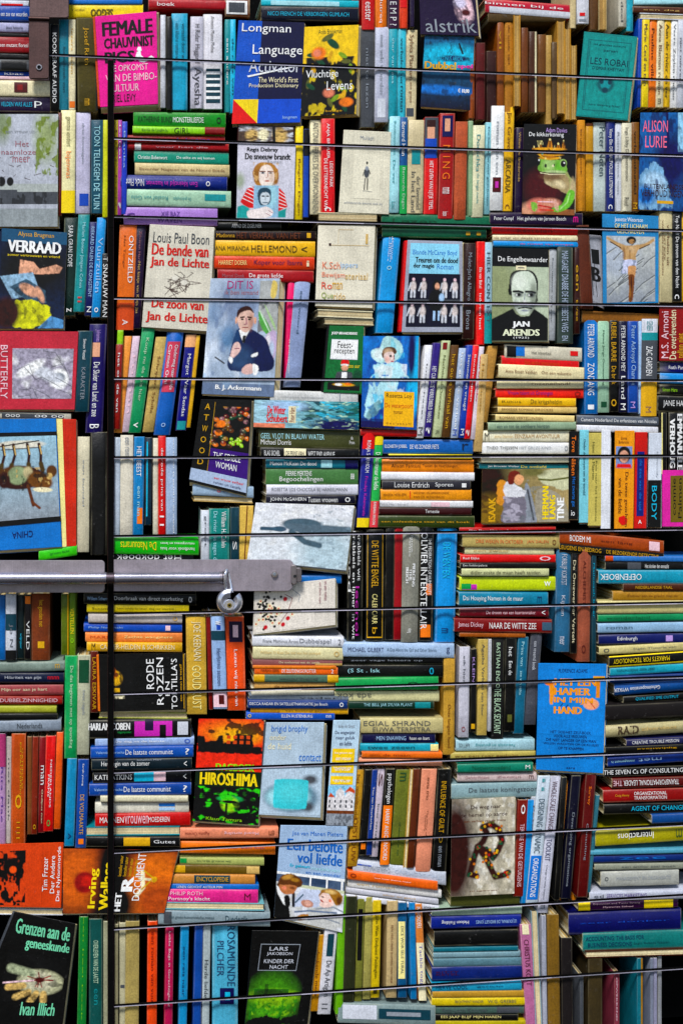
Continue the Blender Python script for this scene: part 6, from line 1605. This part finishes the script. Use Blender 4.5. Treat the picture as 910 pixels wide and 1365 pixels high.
# ------------------------------------------------------------------ the dark board behind the books
X0, X1 = at(-90, 700)[0], at(1010, 700)[0]
Z0, Z1 = at(455, 1440)[2], at(455, -90)[2]
origin = ((X0 + X1) / 2, .19, Z0)
B = Buf()
B.add([(X0, .17, Z0), (X1, .17, Z0), (X1, .17, Z1), (X0, .17, Z1), (X0, .2, Z0), (X1, .2, Z0), (X1, .2, Z1), (X0, .2, Z1)],
      [(0, 1, 2, 3), (5, 4, 7, 6), (0, 4, 5, 1), (3, 2, 6, 7), (0, 3, 7, 4), (1, 5, 6, 2)], lin('black#1a1614'))
o = B.build('back_board', 'board', None, origin)
o['kind'] = 'structure'

# ------------------------------------------------------------------ the dark panel seams that cross the books
SEAMS = [(64, 76, 107, 'crossing the pink pamphlet and the blue dictionary'), (152, 184, 207, 'crossing the dark red book and the frog crown'),
         (152, 288, 307, 'crossing the lavender book and the blue bordered cover'), (152, 397, 407, 'crossing the red title cover and the bald man'),
         (152, 504, 507, 'crossing the child in a bonnet'), (152, 609.5, 607, 'crossing the piled fruit cover and the orange spines'),
         (152, 714.5, 705, 'crossing the swimmer cover'), (152, 818, 803, 'crossing the padlock and the ink blossoms'),
         (152, 924.5, 902, 'crossing the bread cover and the hammer handbook'), (152, 1029, 1001, 'crossing the burning city cover'),
         (152, 1136, 1099, 'crossing the romance cover title and the flower trail'), (152, 1238, 1193, 'above the upside-down royal blue book'),
         (152, 1340.5, 1290, 'at the foot, crossing the glowing green field')]
DS = -.0026
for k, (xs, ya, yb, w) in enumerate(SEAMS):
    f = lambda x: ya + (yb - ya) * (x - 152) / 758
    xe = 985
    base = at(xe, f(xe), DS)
    t = thing('panel_seam', 'thin black seam with bright-painted lower edge ' + w, 'seam', base, 'horizontal seams between the shutter panels')
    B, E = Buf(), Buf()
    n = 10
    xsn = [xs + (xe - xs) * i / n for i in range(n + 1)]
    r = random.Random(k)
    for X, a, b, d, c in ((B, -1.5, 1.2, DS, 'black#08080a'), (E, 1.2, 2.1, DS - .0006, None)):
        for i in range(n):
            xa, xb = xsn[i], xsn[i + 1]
            col = lin(c) if c else mixc(lin('lilac#dcd6e8'), lin('dark-grey'), .15 + r.random() * .7)  # edge: light caught along the lip, painted as pale lilac of uneven strength
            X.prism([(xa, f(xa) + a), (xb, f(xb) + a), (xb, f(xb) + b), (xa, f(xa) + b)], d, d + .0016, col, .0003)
    B.build('gap', 'board', t, base)
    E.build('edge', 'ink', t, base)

B, E = Buf(), Buf()
base = at(148, 1420, DS - .002)
t = thing('door_seam', 'wide black vertical seam between the two shutter doors', 'seam', base)
for i in range(12):
    ya, yb = 80 + 1340 * i / 12, 80 + 1340 * (i + 1) / 12
    B.prism([(144.3, ya), (151.4, ya), (151.4, yb), (144.3, yb)], DS - .0028, DS + .0005, lin('black#070709'), .0006)
    E.prism([(143.6, ya), (144.3, ya), (144.3, yb), (143.6, yb)], DS - .0034, DS, lin('brown#3a2c2a'), .0003)
    E.prism([(151.4, ya), (151.9, ya), (151.9, yb), (151.4, yb)], DS - .0034, DS, lin('brown#30262a'), .0003)
B.build('gap', 'board', t, base)
E.build('edge', 'plate', t, base)


# ------------------------------------------------------------------ locking bar, hasp, padlock and strap
def round_plate(B, x0, y0, x1, y1, d0, d1, col, rr=(0, 0, 0, 0), bevel=.0012):
    """plate with rounded corners (top left, top right, bottom right, bottom left)"""
    pts = []
    for (cx, cy, sx, sy, a0), r_ in zip(((x0, y0, 1, 1, 180), (x1, y0, -1, 1, 270), (x1, y1, -1, -1, 0), (x0, y1, 1, -1, 90)), rr):
        if r_ <= 0:
            pts.append((cx, cy))
            continue
        for k in range(7):
            a = math.radians(a0 + 15 * k)
            pts.append((cx + sx * r_ + r_ * math.cos(a), cy + sy * r_ + r_ * math.sin(a)))
    B.prism(pts, d0, d1, col, bevel)


def tube(B, path, rad, col, seg=14, cap=True):
    """tube through world points with a radius at each"""
    P = [np.array(p) for p in path]
    rings = []
    for i, p in enumerate(P):
        tdir = P[min(i + 1, len(P) - 1)] - P[max(i - 1, 0)]
        tdir = tdir / (np.linalg.norm(tdir) + 1e-9)
        up = np.array((0, 1, 0)) if abs(tdir[1]) < .9 else np.array((1, 0, 0))
        a = np.cross(tdir, up); a /= np.linalg.norm(a)
        b = np.cross(tdir, a)
        rr = rad[i] if isinstance(rad, (list, tuple)) else rad
        rings.append([tuple(p + rr * (math.cos(2 * math.pi * k / seg) * a + math.sin(2 * math.pi * k / seg) * b)) for k in range(seg)])
    vs = [v for r_ in rings for v in r_]
    fs = []
    for i in range(len(P) - 1):
        for k in range(seg):
            k2 = (k + 1) % seg
            fs.append((i * seg + k, (i + 1) * seg + k, (i + 1) * seg + k2, i * seg + k2))
    if cap:
        fs.append(tuple(range(seg))); fs.append(tuple(range((len(P) - 1) * seg, len(P) * seg))[::-1])
    B.add(vs, fs, lin(col) if isinstance(col, str) else col)


def disc(B, px, py, d0, d1, r_, col, seg=24, bevel=.001):
    B.prism([(px + r_ * math.cos(2 * math.pi * k / seg), py + r_ * math.sin(2 * math.pi * k / seg)) for k in range(seg)], d0, d1, lin(col), bevel)


base = at(70, 790, -.02)
t = thing('lock_plate', 'short grey steel backing plate on the narrow door under the bar', 'lock plate', base)
B = Buf(); round_plate(B, -70, 747, 140, 790, -.017, -.011, lin('steel#a39ba0'), (0, 5, 5, 0)); B.build('plate', 'plate', t, base)
base = at(275, 788, -.02)
t = thing('lock_plate', 'long grey steel hasp plate with rounded end and bolt beside the padlock', 'lock plate', base)
B = Buf(); round_plate(B, 152, 746, 391, 788, -.017, -.011, lin('steel#a89fa6'), (0, 7, 9, 0)); B.build('plate', 'plate', t, base)
B = Buf(); disc(B, 366, 765.5, -.0225, -.017, 4.6, 'steel#b8b0b0', 6, .0008); disc(B, 366, 765.5, -.0245, -.0225, 2.2, 'silver', 14, .0005); B.build('bolt', 'chrome', t, base)
B = Buf()
round_plate(B, 388, 753, 395, 779, -.024, -.012, lin('steel#9a9294'), (3, 2, 2, 3)); round_plate(B, 395, 757, 402, 776, -.021, -.012, lin('steel#8a8284'), (1, 3, 3, 1))
B.build('hinge_tab', 'steel', t, base)
B = Buf(); disc(B, 393, 768, -.0255, -.024, 2, 'dark-grey', 12, .0004); B.build('rivet', 'chrome', t, base)

base = at(150, 780, -.03)
t = thing('locking_bar', 'long round polished steel bar running across both doors to the padlock', 'bar', base)
B = Buf()
zc = -.031
path = [at(-80, 770.8, zc), at(20, 770.7, zc), at(142, 770.5, zc)]
tube(B, path, .0115, 'silver#a8a6b2', 24)
tube(B, [at(153, 770.4, zc), at(220, 770.2, zc), at(293, 770, zc)], .0115, 'silver#a8a6b2', 24)
B.build('bar', 'chrome', t, base, True)
B = Buf(); tube(B, [at(142, 770.5, zc), at(153, 770.4, zc)], .0104, 'dark-grey#5a5258', 24); B.build('joint', 'steel', t, base, True)
B = Buf()
tube(B, [at(292.5, 770, zc), at(296, 770, zc)], .0128, 'steel#a09aa0', 24); tube(B, [at(296.6, 770, zc), at(300.5, 770, zc)], .0135, 'steel#8a8488', 24)
B.build('collar', 'chrome', t, base, True)

base = at(306, 822, -.045)
t = thing('padlock', 'round polished disc padlock hanging from the end of the steel bar', 'padlock', base)
B = Buf()
cx, cy = 306.0, 802.0
seg = 40
prof = [(9.0, -.022), (16.0, -.023), (17.6, -.027), (17.6, -.043), (15.8, -.0485), (12.5, -.051), (11.4, -.0515), (11.0, -.0508)]
# a disc with a notch at the top: angles leave out the shackle mouth for the outer rings
V = []; Fs = []
angs = [math.radians(-62 + 21 + (360 - 42) * k / (seg - 1)) for k in range(seg)]
inner = 6.0
for r_, d in prof:
    for a in angs:
        V.append(at(cx + r_ * math.cos(a), cy + r_ * math.sin(a), d))
n = len(prof)
for j in range(n - 1):
    for k in range(seg - 1):
        Fs.append((j * seg + k, (j + 1) * seg + k, (j + 1) * seg + k + 1, j * seg + k + 1))
B.add(V, Fs, lin('silver#dcdee8'))
# sides of the mouth and the recessed centre
for k in (0, seg - 1):
    ids = [j * seg + k for j in range(n)]
    B.f.append(tuple(ids))
cen = []
for a in angs:
    cen.append(at(cx + 11.0 * math.cos(a), cy + 11.0 * math.sin(a), -.0508))
cen2 = [at(cx + 6.0 * math.cos(a) + .5, cy + 6.0 * math.sin(a) + 1.0, -.0495) for a in angs]
cb = [at(cx + 9 * math.cos(a), cy + 9 * math.sin(a), -.022) for a in angs]
B.add(cen + cen2, [(k, seg + k, seg + k + 1, k + 1) for k in range(seg - 1)], lin('silver#c4c6d4'))
B.add(cen2 + cb, [(k, seg + k, seg + k + 1, k + 1) for k in range(seg - 1)], lin('steel#6a6468'))
B.build('body', 'chrome', t, base, True)
B = Buf(); disc(B, 305.5, 806.5, -.0525, -.03, 7.6, 'silver#e4e6f0', 28, .0012); B.build('lock_cylinder', 'chrome', t, base)
B = Buf(); disc(B, 306, 807, -.0535, -.0525, 3.2, 'gold#a08c50', 18, .0004); disc(B, 306, 807, -.0539, -.0535, 1.5, 'black', 10, .0002); B.build('keyhole', 'steel', t, base)
B = Buf()
pts = [(302.5, 792, -.040), (301, 784, -.041), (300.2, 774, -.0445), (300.8, 764, -.045), (302.2, 759.5, -.040), (304, 763, -.034), (306, 772, -.034), (308, 781, -.036), (309.5, 790, -.039)]
sp = []
for i in range(len(pts) - 1):
    for q in range(4):
        u = q / 4
        sp.append(tuple(pts[i][j] * (1 - u) + pts[i + 1][j] * u for j in range(3)))
sp.append(pts[-1])
tube(B, [at(*p) for p in sp], .0028, 'silver#e0e2ec', 14)
B.build('shackle', 'chrome', t, base, 'full')

base = at(53, 105, -.02)
t = thing('strap_hinge', 'rusty brown metal strap with a riveted hole hanging over the stacked books', 'strap', base)
B = Buf()
round_plate(B, 40, -60, 92, 23.5, -.016, -.010, lin('brown#6e5a58'), (0, 0, 3, 3)); B.build('upper_leaf', 'rust', t, base)
B = Buf(); round_plate(B, 39, 27, 65.5, 105, -.015, -.010, lin('brown#5a4644'), (2, 2, 3, 3)); B.build('lower_leaf', 'rust', t, base)
B = Buf(); tube(B, [at(38.5, 24.5, -.015), at(66, 25.5, -.015)], .0042, 'brown#4a3c3a', 14); B.build('knuckle', 'steel', t, base, True)
B = Buf(); disc(B, 52.5, 89.5, -.0172, -.015, 4.2, 'silver#b0a8a8', 20, .0006); disc(B, 52.5, 89.5, -.0176, -.0172, 2.6, 'black', 16, .0002); B.build('rivet', 'chrome', t, base)

# ------------------------------------------------------------------ the books
for c in COVERS:
    c.build()
every = [(b, ph) for ph, bs in GROUPS for b in bs]
order = sorted(range(len(every)), key=lambda i: -every[i][0].area)
keep = set(order[:328 - len(COVERS)])
small = Buf()
for i, (b, ph) in enumerate(every):
    if i in keep:
        b.build(b.label, 'books ' + ph)
    else:
        b.into(small)
o = small.build('small_books', 'gloss', None, at(455, 1365, .05), True)
o['kind'] = 'stuff'
o['label'] = 'slim spines filling the gaps between the larger books of the wall'
o['category'] = 'books'
